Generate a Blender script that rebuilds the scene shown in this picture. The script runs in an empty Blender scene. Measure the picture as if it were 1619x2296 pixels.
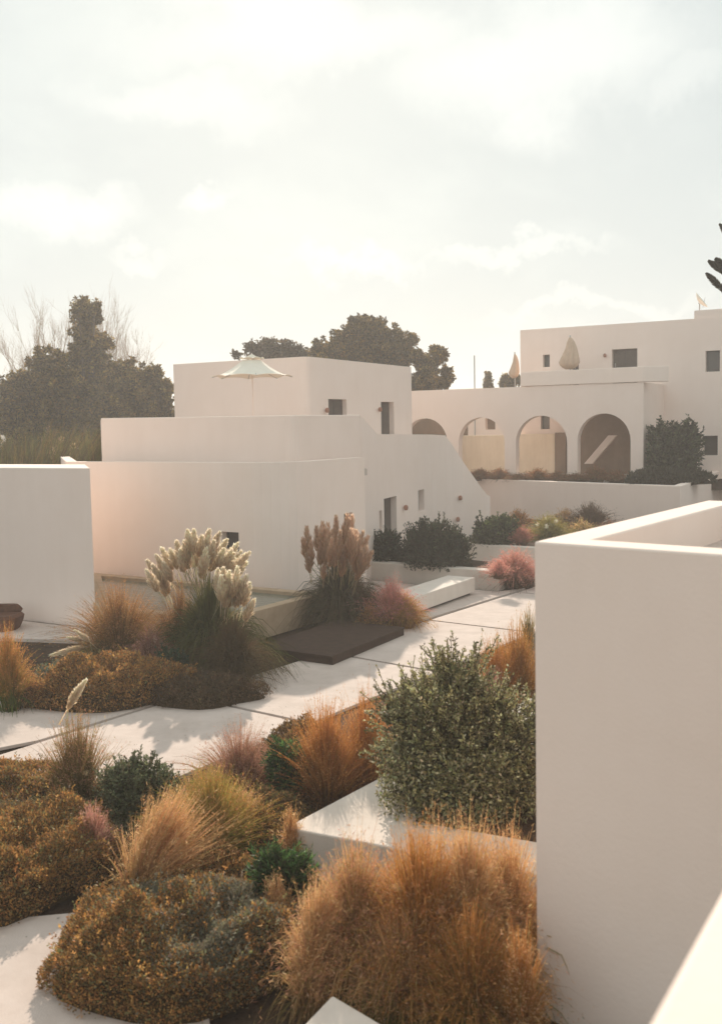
import bpy, bmesh, math, random
import numpy as np
from mathutils import Vector, geometry

# ------------------------------------------------------------------ basics
S = bpy.context.scene
COL = S.collection
rng = np.random.default_rng(7)
random.seed(7)
R = math.radians

# camera model (measured from the picture, units of the 1619x2296 view)
F = 2400.; CX, CY = 809.5, 1148.; H = 4.6
pt = math.atan(190 / F); rl = math.atan(.018)
Fw = np.array([0, math.cos(pt), -math.sin(pt)]); R0 = np.array([1, 0, 0.]); U0 = np.array([0, math.sin(pt), math.cos(pt)])
Rc = math.cos(rl) * R0 - math.sin(rl) * U0; Uc = math.sin(rl) * R0 + math.cos(rl) * U0
CAM = np.array([0, 0, H])
def ray(x, y): return Fw + Rc * (x - CX) / F - Uc * (y - CY) / F
def G(x, y, z=0.):
    d = ray(x, y); return CAM + d * ((z - H) / d[2])
def DD(x, y, Y):
    d = ray(x, y); return CAM + d * (Y / d[1])
def VP(x, y, a, b):
    d = ray(x, y); a = np.array(a[:2]); b = np.array(b[:2]); n = np.array([-(b - a)[1], (b - a)[0]])
    return CAM + d * (((a - CAM[:2]) @ n) / (d[:2] @ n))
def SZ(x, y, a, b):
    p = VP(x, y, a, b); a = np.array(a[:2]); b = np.array(b[:2]); L = np.linalg.norm(b - a)
    return float((p[:2] - a) @ (b - a) / L), float(p[2])
UU = np.array([.857, -.515]); VV = np.array([.47, .883])

# ------------------------------------------------------------------ materials
def newmat(name):
    m = bpy.data.materials.new(name); m.use_nodes = True
    nt = m.node_tree; nt.nodes.clear()
    out = nt.nodes.new('ShaderNodeOutputMaterial')
    return m, nt, out
def N(nt, t, **kw):
    n = nt.nodes.new(t)
    for k, v in kw.items():
        if k in n.inputs: n.inputs[k].default_value = v
        else: setattr(n, k, v)
    return n
def surface(name, col, col2=None, scale=3., rough=.85, bump=.15, bscale=40., spec=.3, stain=0., mottle=None, bdist=.01):
    m, nt, out = newmat(name)
    b = N(nt, 'ShaderNodeBsdfPrincipled'); b.inputs['Roughness'].default_value = rough
    b.inputs['Specular IOR Level'].default_value = spec
    tc = N(nt, 'ShaderNodeTexCoord')
    n1 = N(nt, 'ShaderNodeTexNoise'); n1.inputs['Scale'].default_value = scale; n1.inputs['Detail'].default_value = 8; n1.inputs['Roughness'].default_value = .62
    nt.links.new(tc.outputs['Object'], n1.inputs['Vector'])
    cr = N(nt, 'ShaderNodeValToRGB')
    cr.color_ramp.elements[0].position = .32; cr.color_ramp.elements[1].position = .68
    c2 = col2 or tuple(c * .9 for c in col)
    cr.color_ramp.elements[0].color = (*c2, 1); cr.color_ramp.elements[1].color = (*col, 1)
    nt.links.new(n1.outputs['Fac'], cr.inputs['Fac'])
    last = cr.outputs['Color']
    if stain:
        mp = N(nt, 'ShaderNodeMapping'); mp.inputs['Scale'].default_value = (1.2, 1.2, .12)
        nt.links.new(tc.outputs['Object'], mp.inputs['Vector'])
        n3 = N(nt, 'ShaderNodeTexNoise'); n3.inputs['Scale'].default_value = 2.2; n3.inputs['Detail'].default_value = 9; n3.inputs['Roughness'].default_value = .7
        nt.links.new(mp.outputs['Vector'], n3.inputs['Vector'])
        r3 = N(nt, 'ShaderNodeValToRGB'); r3.color_ramp.elements[0].position = .28; r3.color_ramp.elements[1].position = .6
        r3.color_ramp.elements[0].color = (1 - stain, 1 - stain * 1.15, 1 - stain * 1.3, 1); r3.color_ramp.elements[1].color = (1, 1, 1, 1)
        nt.links.new(n3.outputs['Fac'], r3.inputs['Fac'])
        mx = N(nt, 'ShaderNodeMix', data_type='RGBA', blend_type='MULTIPLY'); mx.inputs[0].default_value = 1
        nt.links.new(last, mx.inputs[6]); nt.links.new(r3.outputs['Color'], mx.inputs[7]); last = mx.outputs[2]
    nt.links.new(last, b.inputs['Base Color'])
    n2 = N(nt, 'ShaderNodeTexNoise'); n2.inputs['Scale'].default_value = bscale; n2.inputs['Detail'].default_value = 5
    nt.links.new(tc.outputs['Object'], n2.inputs['Vector'])
    n4 = N(nt, 'ShaderNodeTexNoise'); n4.inputs['Scale'].default_value = 1.6; n4.inputs['Detail'].default_value = 4
    nt.links.new(tc.outputs['Object'], n4.inputs['Vector'])
    ad = N(nt, 'ShaderNodeMath', operation='MULTIPLY_ADD'); ad.inputs[1].default_value = 1.6
    nt.links.new(n4.outputs['Fac'], ad.inputs[0]); nt.links.new(n2.outputs['Fac'], ad.inputs[2])
    bp = N(nt, 'ShaderNodeBump'); bp.inputs['Strength'].default_value = bump; bp.inputs['Distance'].default_value = bdist
    nt.links.new(ad.outputs[0], bp.inputs['Height']); nt.links.new(bp.outputs['Normal'], b.inputs['Normal'])
    nt.links.new(b.outputs['BSDF'], out.inputs['Surface'])
    return m
M = {}
M['plaster'] = surface('white_plaster', (.92, .765, .67), (.895, .735, .635), 1.2, .92, .3, 26, .15, .02, bdist=.007)
M['plaster_cool'] = surface('white_plaster_pale', (.91, .755, .665), (.885, .725, .63), 1.0, .92, .3, 26, .15, .025, bdist=.007)
M['concrete'] = surface('pale_concrete', (.66, .545, .48), (.56, .46, .40), .9, .9, .4, 60, .2, .12)
M['bench'] = surface('white_concrete', (.73, .64, .56), (.66, .57, .495), 1.3, .9, .3, 60, .2, .06)
M['stone'] = surface('tan_stone', (.50, .36, .24), (.40, .28, .18), 3, .8, .3, 30, .3, .1)
M['steel'] = surface('dark_deck', (.070, .040, .027), (.045, .026, .018), 5, .85, .3, 60, .15, .1)
M['soil'] = surface('soil', (.085, .052, .032), (.04, .025, .017), 3, .95, .8, 30, .1, bdist=.05)
M['earth'] = surface('dry_ground', (.26, .2, .13), (.16, .13, .08), .2, .95, .8, 10, .1, bdist=.05)
M['bark'] = surface('bark', (.16, .11, .08), (.08, .055, .04), 8, .9, .6, 30, .2)
M['door'] = surface('door_wood', (.10, .078, .065), (.075, .056, .046), 6, .6, .15, 40, .35)
M['dark'] = surface('dark_frame', (.05, .042, .038), None, 4, .5, .1, 40, .4)
M['terracotta'] = surface('terracotta', (.36, .17, .11), None, 8, .7, .2, 40, .3)
M['fabric'] = surface('cream_fabric', (.88, .80, .68), (.82, .74, .62), 4, .9, .2, 120, .1)
M['tan_fabric'] = surface('tan_fabric', (.62, .46, .34), (.52, .38, .28), 4, .9, .2, 120, .1)
M['metal'] = surface('grey_metal', (.4, .38, .36), None, 4, .5, .1, 40, .5)
M['tan_wall'] = surface('sand_plaster', (.84, .71, .55), (.78, .65, .49), 1.5, .92, .3, 26, .15, .12)
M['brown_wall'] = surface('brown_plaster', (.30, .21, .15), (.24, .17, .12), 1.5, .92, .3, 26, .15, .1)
M['wicker'] = surface('brown_wicker', (.16, .07, .04), (.09, .04, .025), 12, .8, .6, 60, .2)
def glassmat():
    m, nt, out = newmat('window_glass'); b = N(nt, 'ShaderNodeBsdfPrincipled')
    b.inputs['Base Color'].default_value = (.07, .06, .055, 1); b.inputs['Roughness'].default_value = .12
    nt.links.new(b.outputs['BSDF'], out.inputs['Surface']); return m
M['glass'] = glassmat()
def watermat():
    m, nt, out = newmat('pool_water'); b = N(nt, 'ShaderNodeBsdfPrincipled')
    b.inputs['Base Color'].default_value = (.16, .17, .13, 1); b.inputs['Roughness'].default_value = .08; b.inputs['IOR'].default_value = 1.33
    tc = N(nt, 'ShaderNodeTexCoord'); n = N(nt, 'ShaderNodeTexNoise'); n.inputs['Scale'].default_value = 5; n.inputs['Detail'].default_value = 4
    nt.links.new(tc.outputs['Object'], n.inputs['Vector'])
    bp = N(nt, 'ShaderNodeBump'); bp.inputs['Strength'].default_value = .35; bp.inputs['Distance'].default_value = .03
    nt.links.new(n.outputs['Fac'], bp.inputs['Height']); nt.links.new(bp.outputs['Normal'], b.inputs['Normal'])
    nt.links.new(b.outputs['BSDF'], out.inputs['Surface']); return m
M['water'] = watermat()
def folmat(name, trans=.4, rough=.7, spec=.25):
    m, nt, out = newmat(name)
    at = N(nt, 'ShaderNodeAttribute'); at.attribute_name = 'Col'
    b = N(nt, 'ShaderNodeBsdfPrincipled'); b.inputs['Roughness'].default_value = rough; b.inputs['Specular IOR Level'].default_value = spec
    t = N(nt, 'ShaderNodeBsdfTranslucent'); mx = N(nt, 'ShaderNodeMixShader'); mx.inputs[0].default_value = trans
    nt.links.new(at.outputs['Color'], b.inputs['Base Color']); nt.links.new(at.outputs['Color'], t.inputs['Color'])
    nt.links.new(b.outputs['BSDF'], mx.inputs[1]); nt.links.new(t.outputs['BSDF'], mx.inputs[2])
    nt.links.new(mx.outputs[0], out.inputs['Surface']); return m
M['leaf'] = folmat('leaf', .42, .6, .35)
M['grass'] = folmat('grass_blade', .5, .8, .15)
M['plume'] = folmat('plume', .62, .9, .05)
M['core'] = folmat('shrub_core', .0, .95, 0.)

# ------------------------------------------------------------------ objects
def tag(o, label=None, cat=None, group=None, kind=None):
    if label: o['label'] = label
    if cat: o['category'] = cat
    if group: o['group'] = group
    if kind: o['kind'] = kind
    return o
def empty(name, loc, label, cat, group=None):
    o = bpy.data.objects.new(name, None); COL.objects.link(o); o.location = loc; o.empty_display_size = .2
    return tag(o, label, cat, group)
def link(name, me, mat, parent=None, smooth=False, bevel=0):
    me.materials.append(M[mat] if isinstance(mat, str) else mat)
    o = bpy.data.objects.new(name, me); COL.objects.link(o)
    if parent is not None:
        o.parent = parent; o.matrix_parent_inverse.identity()
        l = parent
        off = Vector((0, 0, 0))
        while l is not None: off += l.location; l = l.parent
        for v in me.vertices: v.co -= off      # vertices were given in world space
    if smooth:
        me.polygons.foreach_set('use_smooth', [True] * len(me.polygons))
    if bevel:
        bm = bmesh.new(); bm.from_mesh(me); bmesh.ops.remove_doubles(bm, verts=bm.verts, dist=1e-4)
        bmesh.ops.bevel(bm, geom=[e for e in bm.edges if e.is_manifold and e.calc_face_angle(0) > .5], offset=bevel, segments=3, affect='EDGES', profile=.5)
        bm.to_mesh(me); bm.free()
        for p in me.polygons: p.use_smooth = False
    return o
def rawmesh(name, verts, faces):
    me = bpy.data.meshes.new(name); me.from_pydata([tuple(map(float, v)) for v in verts], [], faces); me.update()
    bm = bmesh.new(); bm.from_mesh(me); bmesh.ops.recalc_face_normals(bm, faces=bm.faces); bm.to_mesh(me); bm.free()
    return me
def prism(name, poly, z0, z1, mat, parent=None, bevel=0):
    n = len(poly); z1 = [z1] * n if np.isscalar(z1) else z1
    vs = [(p[0], p[1], z0) for p in poly] + [(p[0], p[1], z) for p, z in zip(poly, z1)]
    fs = [list(range(n))[::-1], list(range(n, 2 * n))] + [(i, (i + 1) % n, n + (i + 1) % n, n + i) for i in range(n)]
    return link(name, rawmesh(name, vs, fs), mat, parent, bevel=bevel)
def offset(poly, d):
    P = [np.array(p[:2], float) for p in poly]; out = []
    for i in range(len(P)):
        ns = []
        if i > 0: t = P[i] - P[i - 1]; t /= np.linalg.norm(t); ns.append(np.array([-t[1], t[0]]))
        if i < len(P) - 1: t = P[i + 1] - P[i]; t /= np.linalg.norm(t); ns.append(np.array([-t[1], t[0]]))
        n = sum(ns); n /= np.linalg.norm(n); k = 1 / max(.3, n @ ns[0]); out.append(P[i] + n * d * k)
    return out
def wallmesh(name, poly, ztop, z0, d, holes={}):
    """continuous wall along poly, thickness d to the left (+) of travel; holes per segment as loops of (s,z)"""
    P = [np.array(p[:2], float) for p in poly]; Q = offset(poly, d); n = len(P)
    zt = [ztop] * n if np.isscalar(ztop) else ztop
    vs = []; fs = []; seg_end = {}
    def add(p, z): vs.append((p[0], p[1], z)); return len(vs) - 1
    ia = [(add(P[i], z0), add(P[i], zt[i]), add(Q[i], z0), add(Q[i], zt[i])) for i in range(n)]
    for i in range(n - 1):
        L = np.linalg.norm(P[i + 1] - P[i])
        outer = [(0, z0), (L, z0), (L, zt[i + 1]), (0, zt[i])]
        fi = [ia[i][0], ia[i + 1][0], ia[i + 1][1], ia[i][1]]; bi = [ia[i][2], ia[i + 1][2], ia[i + 1][3], ia[i][3]]
        loops = [[Vector((s, z, 0)) for s, z in outer]]
        for hl in holes.get(i, []):
            loops.append([Vector((s, z, 0)) for s, z in hl])
            f = [add(P[i] + (P[i + 1] - P[i]) * s / L, z) for s, z in hl]; dirn = (P[i + 1] - P[i]) / L; nn = np.array([-dirn[1], dirn[0]])
            b = [add(P[i] + dirn * s + nn * d, z) for s, z in hl]
            for k in range(len(hl)): k2 = (k + 1) % len(hl); fs.append((f[k], f[k2], b[k2], b[k]))
            fi += f; bi += b
        if len(loops) == 1: fs.append(fi[:4]); fs.append(bi[:4][::-1])
        else:
            for t in geometry.tessellate_polygon(loops):
                fs.append([fi[k] for k in t]); fs.append([bi[k] for k in t][::-1])
        fs.append((ia[i][1], ia[i + 1][1], ia[i + 1][3], ia[i][3])); fs.append((ia[i][0], ia[i][2], ia[i + 1][2], ia[i + 1][0]))
    for i in (0, n - 1): fs.append((ia[i][0], ia[i][1], ia[i][3], ia[i][2]))
    me = bpy.data.meshes.new(name); me.from_pydata([tuple(map(float, v)) for v in vs], [], fs); me.update()
    bm = bmesh.new(); bm.from_mesh(me); bmesh.ops.recalc_face_normals(bm, faces=bm.faces); bm.to_mesh(me); bm.free()
    return me
def wall(name, poly, ztop, z0, d, mat, parent=None, holes={}, smooth=False):
    return link(name, wallmesh(name, poly, ztop, z0, d, holes), mat, parent, smooth=smooth, bevel=0 if holes else .018)
def rect(s0, s1, z0, z1): return [(s0, z0), (s1, z0), (s1, z1), (s0, z1)]
def arch(s0, s1, z0, ztop, k=18):
    r = (s1 - s0) / 2; c = (s0 + s1) / 2; zs = ztop - r
    return [(s0, z0), (s1, z0)] + [(c + r * math.cos(a), zs + r * math.sin(a)) for a in np.linspace(0, math.pi, k)]
def box_on(a, b, s0, s1, z0, z1, d0, d1, name, mat, parent):
    """box lying along plane a-b from depth d0 to d1 (left of travel = +)"""
    a = np.array(a[:2]); b = np.array(b[:2]); t = (b - a) / np.linalg.norm(b - a); n = np.array([-t[1], t[0]])
    poly = [a + t * s0 + n * d0, a + t * s1 + n * d0, a + t * s1 + n * d1, a + t * s0 + n * d1]
    return prism(name, poly, z0, z1, mat, parent)
def pxrect(a, b, x0, y0, x1, y1):
    s0, _ = SZ(x0, (y0 + y1) / 2, a, b); s1, _ = SZ(x1, (y0 + y1) / 2, a, b)
    _, zt = SZ((x0 + x1) / 2, y0, a, b); _, zb = SZ((x0 + x1) / 2, y1, a, b)
    return s0, s1, zb, zt
def fill(kind, a, b, q, depth, sgn, parent, label=None):
    """door leaf or glazed window set deep in the opening q"""
    s0, s1, z0, z1 = q; d0 = sgn * depth; d1 = sgn * (depth + .06)
    if kind == 'door':
        o = box_on(a, b, s0 + .002, s1 - .002, z0 + .002, z1 - .002, d0, d1, 'door', 'door', parent)
        h = box_on(a, b, s0 + .1, s0 + .13, z0 + .95, z0 + 1.12, d0 - sgn * .05, d0 - sgn * .002, 'handle', 'metal', o)
        box_on(a, b, (s0 + s1) / 2 - .012, (s0 + s1) / 2 + .012, z0 + .05, z1 - .05, d0 - sgn * .012, d0 - sgn * .002, 'door_joint', 'dark', o)
    else:
        w = min(.05, (s1 - s0) * .18)
        a_ = np.array(a[:2]); b_ = np.array(b[:2]); t = (b_ - a_) / np.linalg.norm(b_ - a_)
        p0 = a_ + t * s0; p1 = a_ + t * s1; L = s1 - s0
        n = np.array([-t[1], t[0]]) * d0
        me = wallmesh('window', [p0 + n + t * .002, p1 + n - t * .002], z1 - .002, z0 + .002, sgn * .05, {0: [rect(w, L - w, z0 + w, z1 - w)]})
        o = link('window', me, 'dark', parent)
        box_on(a, b, s0 + w * .8, s1 - w * .8, z0 + w * .8, z1 - w * .8, sgn * (depth + .02), sgn * (depth + .035), 'pane', 'glass', o)
    if label: o['label'] = label
    return o
def lamp_on(a, b, px, py, sgn, parent):
    s, z = SZ(px, py, a, b); a = np.array(a[:2]); b = np.array(b[:2]); t = (b - a) / np.linalg.norm(b - a); n = np.array([-t[1], t[0]]) * -sgn
    c = a + t * s + n * .11
    vs = []; fs = []; K = 12; prof = [(-.09, .04), (-.08, .06), (0, .08), (.07, .06), (.09, .02)]
    for (dz, r) in prof:
        for k in range(K):
            an = 2 * math.pi * k / K; vs.append((c[0] + r * math.cos(an), c[1] + r * math.sin(an), z + dz))
    for i in range(len(prof) - 1):
        for k in range(K): fs.append((i * K + k, i * K + (k + 1) % K, (i + 1) * K + (k + 1) % K, (i + 1) * K + k))
    fs += [list(range(K))[::-1], [(len(prof) - 1) * K + k for k in range(K)]]
    return link('wall_lamp', rawmesh('wall_lamp', vs, fs), 'terracotta', parent, smooth=True)

# ------------------------------------------------------------------ ground
def sheet(name, poly, z, mat, kind='structure', parent=None):
    me = rawmesh(name, [(p[0], p[1], z) for p in poly], [list(range(len(poly)))])
    o = link(name, me, mat, parent)
    if parent is None and kind: o['kind'] = kind
    return o
def ground():
    n = 60; xs = np.concatenate([np.linspace(-700, -30, 10), np.linspace(-28, 28, 40), np.linspace(30, 700, 10)])
    ys = np.concatenate([np.linspace(-60, 4, 6), np.linspace(5, 60, 50), np.linspace(70, 1400, 20)])
    X, Y = np.meshgrid(xs, ys); Z = -.06 + .012 * np.sin(X * 1.7) * np.sin(Y * 1.3)
    vs = np.stack([X.ravel(), Y.ravel(), Z.ravel()], 1); w = len(xs)
    fs = [(j * w + i, j * w + i + 1, (j + 1) * w + i + 1, (j + 1) * w + i) for j in range(len(ys) - 1) for i in range(w - 1)]
    o = link('ground', rawmesh('ground', vs, fs), 'soil', smooth=True); o['kind'] = 'structure'
ground()
def hills():
    xs = np.linspace(-260, 60, 60); vs = []; fs = []
    for i, x in enumerate(xs):
        h = 8 + 14 * math.exp(-((x + 160) / 60) ** 2) + 1.5 * math.sin(x * .13)
        vs += [(x, 330, -1), (x, 355, h), (x, 400, h * .8), (x, 430, -1)]
    for i in range(len(xs) - 1):
        for k in range(3): a = i * 4 + k; fs.append((a, a + 1, a + 5, a + 4))
    o = link('hills', rawmesh('hills', vs, fs), 'earth', smooth=True); o['kind'] = 'structure'
hills()

# path of big angled slabs, top at z = 0
def line_x(p, d, q, e):
    A = np.array([[d[0], -e[0]], [d[1], -e[1]]]); t = np.linalg.solve(A, np.array(q) - np.array(p)); return np.array(p) + t[0] * np.array(d)
Lp, Ld = (-3.12, 18.31), (.56, .83); Rp, Rd = (-.80, 16.45), (.55, .835)
joints = [((-9.2, 9.9), (.78, -.62)), (tuple(G(0, 1710)[:2]), tuple((G(93, 1735) - G(0, 1710))[:2])), ((-3.12, 18.31), (2.04, -1.7)), (tuple(G(805, 1475)[:2]), (.735, -.67)),
          ((1.55, 25.19), (1.99, -1.58)), (tuple(G(1197, 1331)[:2]), (.83, -.56)), ((7.5, 34.2), (.83, -.56))]
def slab(poly, z=0., t=.05, mat='concrete', name='path', inset=.048):
    P = [np.array(p, float) for p in poly]; c = sum(P) / len(P)
    area = sum(P[i][0] * P[(i + 1) % len(P)][1] - P[(i + 1) % len(P)][0] * P[i][1] for i in range(len(P)))
    if area < 0: P = P[::-1]
    Q = []
    for i in range(len(P)):
        a, b, d = P[i - 1], P[i], P[(i + 1) % len(P)]
        t1 = (b - a) / np.linalg.norm(b - a); t2 = (d - b) / np.linalg.norm(d - b); n1 = np.array([-t1[1], t1[0]]); n2 = np.array([-t2[1], t2[0]])
        n = n1 + n2; n /= np.linalg.norm(n); Q.append(b + n * inset / max(.4, n @ n1))
    o = prism(name, Q, z - t, z, mat, bevel=.006); o['kind'] = 'structure'; return o
for k in range(1, len(joints) - 1):
    (p, d), (q, e) = joints[k], joints[k + 1]
    slab([line_x(p, d, Lp, Ld), line_x(p, d, Rp, Rd), line_x(q, e, Rp, Rd), line_x(q, e, Lp, Ld)])
ga = G(0, 1679)[:2]; gb = G(124, 1655)[:2]; gd = gb - ga
pj = line_x(joints[1][0], joints[1][1], Lp, Ld); rj = line_x(joints[1][0], joints[1][1], Rp, Rd)
cross = line_x(ga, gd, joints[1][0], joints[1][1])
slab([cross - gd * 5, cross, rj, rj - np.array(Rd) * 6, rj - np.array(Rd) * 6 - np.array([5, .5])])
kx = line_x(ga, gd, Lp, Ld)
slab([kx + np.array([-.01, .01]), cross - gd * 5, (-12, 18.0), (-7, 19.0), kx + np.array(Ld) * 3.4])
slab([(-4.6, 9.7), (-2.85, 10.0), (-1.6, 10.2), (-1.2, 8.0), (-.6, 6.6), (-1.4, 4.5), (-5.5, 4.5)])   # corner paving bottom left
slab([(-9.8, 24.2), (-6.3, 23.3), (-5.2, 24.4), (-6.0, 25.0), (-6.25, 24.75), (-9.9, 27.0)], z=.02, t=.08)                 # paving before the left block
slab([(1.43, 25.2), (4.68, 30.0), (3.72, 29.45), (-.3, 32.5), (-1.0, 31.9), (-.2, 28.5), (.4, 25.6)], z=-.004)
# path crossing far between planter and upper bed
slab([(2.0, 33.6), (3.9, 32.2), (5.3, 31.3), (9, 30), (11, 34.5), (6, 35.1), (3.6, 36.6), (2.6, 35.0)], z=.05, t=.1)

# ------------------------------------------------------------------ villa
villa = empty('white_villa', (-1.8, 26.7, 0), 'large stepped white villa with tower, rounded front wall and curved stair wall behind the pool', 'house')
def arcpts(c, a, b, r, k=10):
    """round corner c between directions to a and b"""
    c = np.array(c); ta = (np.array(a) - c); ta /= np.linalg.norm(ta); tb = (np.array(b) - c); tb /= np.linalg.norm(tb)
    out = []
    for t in np.linspace(0, 1, k): out.append((1 - t) ** 2 * (c + ta * r) + 2 * t * (1 - t) * c + t * t * (c + tb * r))
    return out
# lower storey front: long left face, rounded corner, right face
BL, BC, BR = (-8.6, 31.39), (-1.8, 26.65), (.12, 30.4)
arc = arcpts(BC, BL, BR, 1.5)
polyB = [np.array(BL)] + arc + [np.array(BR)]
q1 = pxrect(BL, BC, 498, 1193, 536, 1238)
q2 = pxrect(arc[-1], BR, 772, 1150, 791, 1192)
hb = {0: [rect(*q1)], len(polyB) - 2: [rect(*q2)]}
lw = wall('lower_wall', polyB, 3.75, 0, .32, 'plaster', villa, hb)
fill('window', BL, BC, q1, .2, 1, villa); fill('window', arc[-1], BR, q2, .2, 1, villa)
# terrace floor and deck inside
inner = offset(polyB, .31)
prism('terrace_floor', [(-8.4, 31.9)] + [p for p in inner[1:]] + [(.2, 31.3), (0, 33.5), (-5, 37), (-10.2, 38)], 3.2, 3.38, 'concrete', villa)
wall('side_wall', [(-10.6, 38.0), (-8.62, 31.45)], 3.75, 0, .32, 'plaster', villa)
# terrace parapet (tier two)
TL, TC, TR = (-7.75, 32.25), (-1.7, 28.6), (.02, 31.45)
polyT = [np.array(TL)] + arcpts(TC, TL, TR, .35, 5) + [np.array(TR)]
wall('terrace_wall', polyT, [5.01] + [4.95] * 5 + [4.96], 3.3, .3, 'plaster_cool', villa)
wall('terrace_end_wall', [(-9.5, 39.5), (-7.78, 32.42)], [5.0, 5.0], 3.3, .3, 'plaster_cool', villa)
prism('upper_deck', [(-7.6, 32.5), (-1.75, 29.0), (-.2, 31.5), (.35, 33.6), (2.3, 39.6), (3.0, 40.6), (3.4, 47), (2.1, 45.4), (-1.8, 37.6), (-7, 40.8), (-9.5, 36.5)], 3.42, 3.5, 'concrete', villa)
# tower
WL, WC, WR = (-7.0, 40.85), (-1.78, 37.7), (2.23, 45.6)
polyW = [np.array(WL)] + arcpts(WC, WL, WR, .3, 5) + [np.array(WR)]
a_, b_ = polyW[-2], polyW[-1]
qd1 = pxrect(a_, b_, 737, 895, 778, 968); qd2 = pxrect(a_, b_, 855, 901, 884, 1010)
qd1 = (qd1[0], qd1[1], 3.52, qd1[3]); qd2 = (qd2[0], qd2[1], 3.52, qd2[3])
wall('tower_wall', polyW, 7.1, 3.3, .32, 'plaster_cool', villa, {len(polyW) - 2: [rect(*qd1), rect(*qd2)]})
fill('door', a_, b_, qd1, .18, 1, villa); fill('door', a_, b_, qd2, .22, 1, villa)
lamp_on(a_, b_, 728, 920, 1, villa); lamp_on(a_, b_, 847, 918, 1, villa)
back = [(2.23, 45.6), (-3.0, 49), (-7.0, 40.85)]
wall('tower_back_wall', [(2.2, 45.75), (-3.2, 48.9), (-7.0, 40.98)], 7.08, 0, .3, 'plaster_cool', villa)
prism('tower_roof', [(-6.6, 40.95), (-1.85, 38.1), (1.85, 45.5), (-2.9, 48.3)], 6.6, 6.75, 'concrete', villa)
# stair wall with door, slit windows and sloping, flaring end
CP = [(.02, 31.45, 4.96), (.55, 33.06, 4.38), (2.6, 39.3, 4.29), (3.2, 40.2, 4.24), (3.5, 40.5, 3.86), (3.9, 40.78, 3.25), (4.25, 40.93, 2.75), (4.6, 41.03, 2.25), (4.85, 41.05, 1.92), (4.98, 41.2, 1.85), (5.0, 41.45, 1.83)]
ca, cb = CP[1][:2], CP[2][:2]
qa = pxrect(ca, cb, 862, 1115, 890, 1262); qa = (qa[0], qa[1], .3, qa[3])
qb = pxrect(ca, cb, 938, 1098, 951, 1145)
qc = pxrect(ca, cb, 832, 1148, 849, 1192)
L0 = np.linalg.norm(np.array(cb) - np.array(ca))
qc = (max(qc[0], .04), max(qc[1], .34), qc[2], qc[3])
wall('stair_wall', [p[:2] for p in CP], [p[2] for p in CP], -.05, .34, 'plaster_cool', villa, {1: [rect(*qa), rect(*qb), rect(*qc)]})
fill('door', ca, cb, qa, .2, 1, villa); fill('window', ca, cb, qb, .2, 1, villa); fill('window', ca, cb, qc, .2, 1, villa)
lamp_on(ca, cb, 903, 1138, 1, villa); lamp_on(CP[5][:2], CP[6][:2], 1029, 1116, 1, villa); lamp_on(CP[3][:2], CP[5][:2], 1022, 1164, 1, villa)
# steps hidden behind the stair wall
for k in range(8):
    p = np.array([2.9, 41.0]) + np.array([.24, .06]) * k
    prism('stair_step', [p, p + (.26, .06), p + (.0, 1.5), p + (-.26, 1.44)], -.05, 3.4 - .36 * k, 'concrete', villa)

# left block
lb = empty('white_block_house', (-6.25, 24.8, 0), 'plain windowless white block cut off by the left photo edge, beside orange grass', 'house')
AC = np.array([-6.25, 24.8])
bpy.data.objects.remove(lb)
lb = prism('white_block_house', [AC - UU * 9, AC, AC + np.array([-.85, 2.9]), AC + np.array([-.85, 2.9]) - UU * 8], 0, 3.77, 'plaster_cool', bevel=.02)
tag(lb, 'plain windowless white block cut off by the left photo edge, beside orange grass', 'house')

# right foreground block: parapeted flat roof
rb = empty('white_parapet_house', tuple(G(1197, 1214, 3.72)[:2]) + (0,), 'big plain white block with a sunlit parapet filling the right foreground', 'house')
c0 = G(1197, 1214, 3.72)[:2]; f1 = G(1619, 1243, 3.72)[:2]; l1 = G(1585, 1122, 3.72)[:2]
c1 = c0 + (f1 - c0) / np.linalg.norm(f1 - c0) * 5; b1 = l1 + (c1 - c0) * .8
wall('wall', [c1, c0, l1, b1], 3.72, 0, -.34, 'plaster', rb)
fl = offset([c1, c0, l1, b1], -.33)
prism('roof', fl, 3.1, 3.36, 'concrete', rb)
# near parapet at the bottom right corner (the photographer's own terrace)
e0 = G(1450, 2296, 3.5)[:2]; e1 = G(1619, 1990, 3.5)[:2]; ed = (e1 - e0) / np.linalg.norm(e1 - e0)
np_ = prism('terrace_parapet', [e0 - ed * .75, e0 + ed * 2.6, e0 + ed * 2.6 + (1.2, -.7), e0 - ed * .75 + (1.2, -.7)], 2.2, 3.5, 'plaster', bevel=.02)
tag(np_, 'smooth white parapet top rising across the bottom right corner of the photo', 'wall')
k0 = G(745, 2228, .5)[:2]; k1 = G(680, 2296, .5)[:2]; k2 = G(860, 2296, .5)[:2]
kb = prism('garden_wall', [k0, k0 + (k1 - k0) * 5, k0 + (k1 - k0) * 5 + (k2 - k0) * 3, k0 + (k2 - k0) * 4], -.05, .5, 'bench', bevel=.03)
tag(kb, 'pointed corner of a low white wall at the bottom edge below the tan grasses', 'wall')

# ------------------------------------------------------------------ arcade building
arcade = empty('white_arcade_house', (12.15, 46, 0), 'white two-storey house with four round arches and a long roof terrace at right', 'house')
FR = np.array([12.15, 46.]); FL = FR - UU * 15.5
ZF = 2.25
holes = []
for (x0, x1, yt) in ((905, 1003, 938), (1028, 1131, 936), (1156, 1271, 932), (1294, 1413, 927)):
    s0, _ = SZ(x0, 1000, FL, FR); s1, _ = SZ(x1, 1000, FL, FR); _, zt = SZ((x0 + x1) / 2, yt, FL, FR)
    holes.append(arch(s0, s1, ZF - .02, zt))
FB = FR + VV * 4.3
wall('arcade_wall', [FL, FR, FB], 6.3, -.05, .4, 'plaster_cool', arcade, {0: holes})
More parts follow.
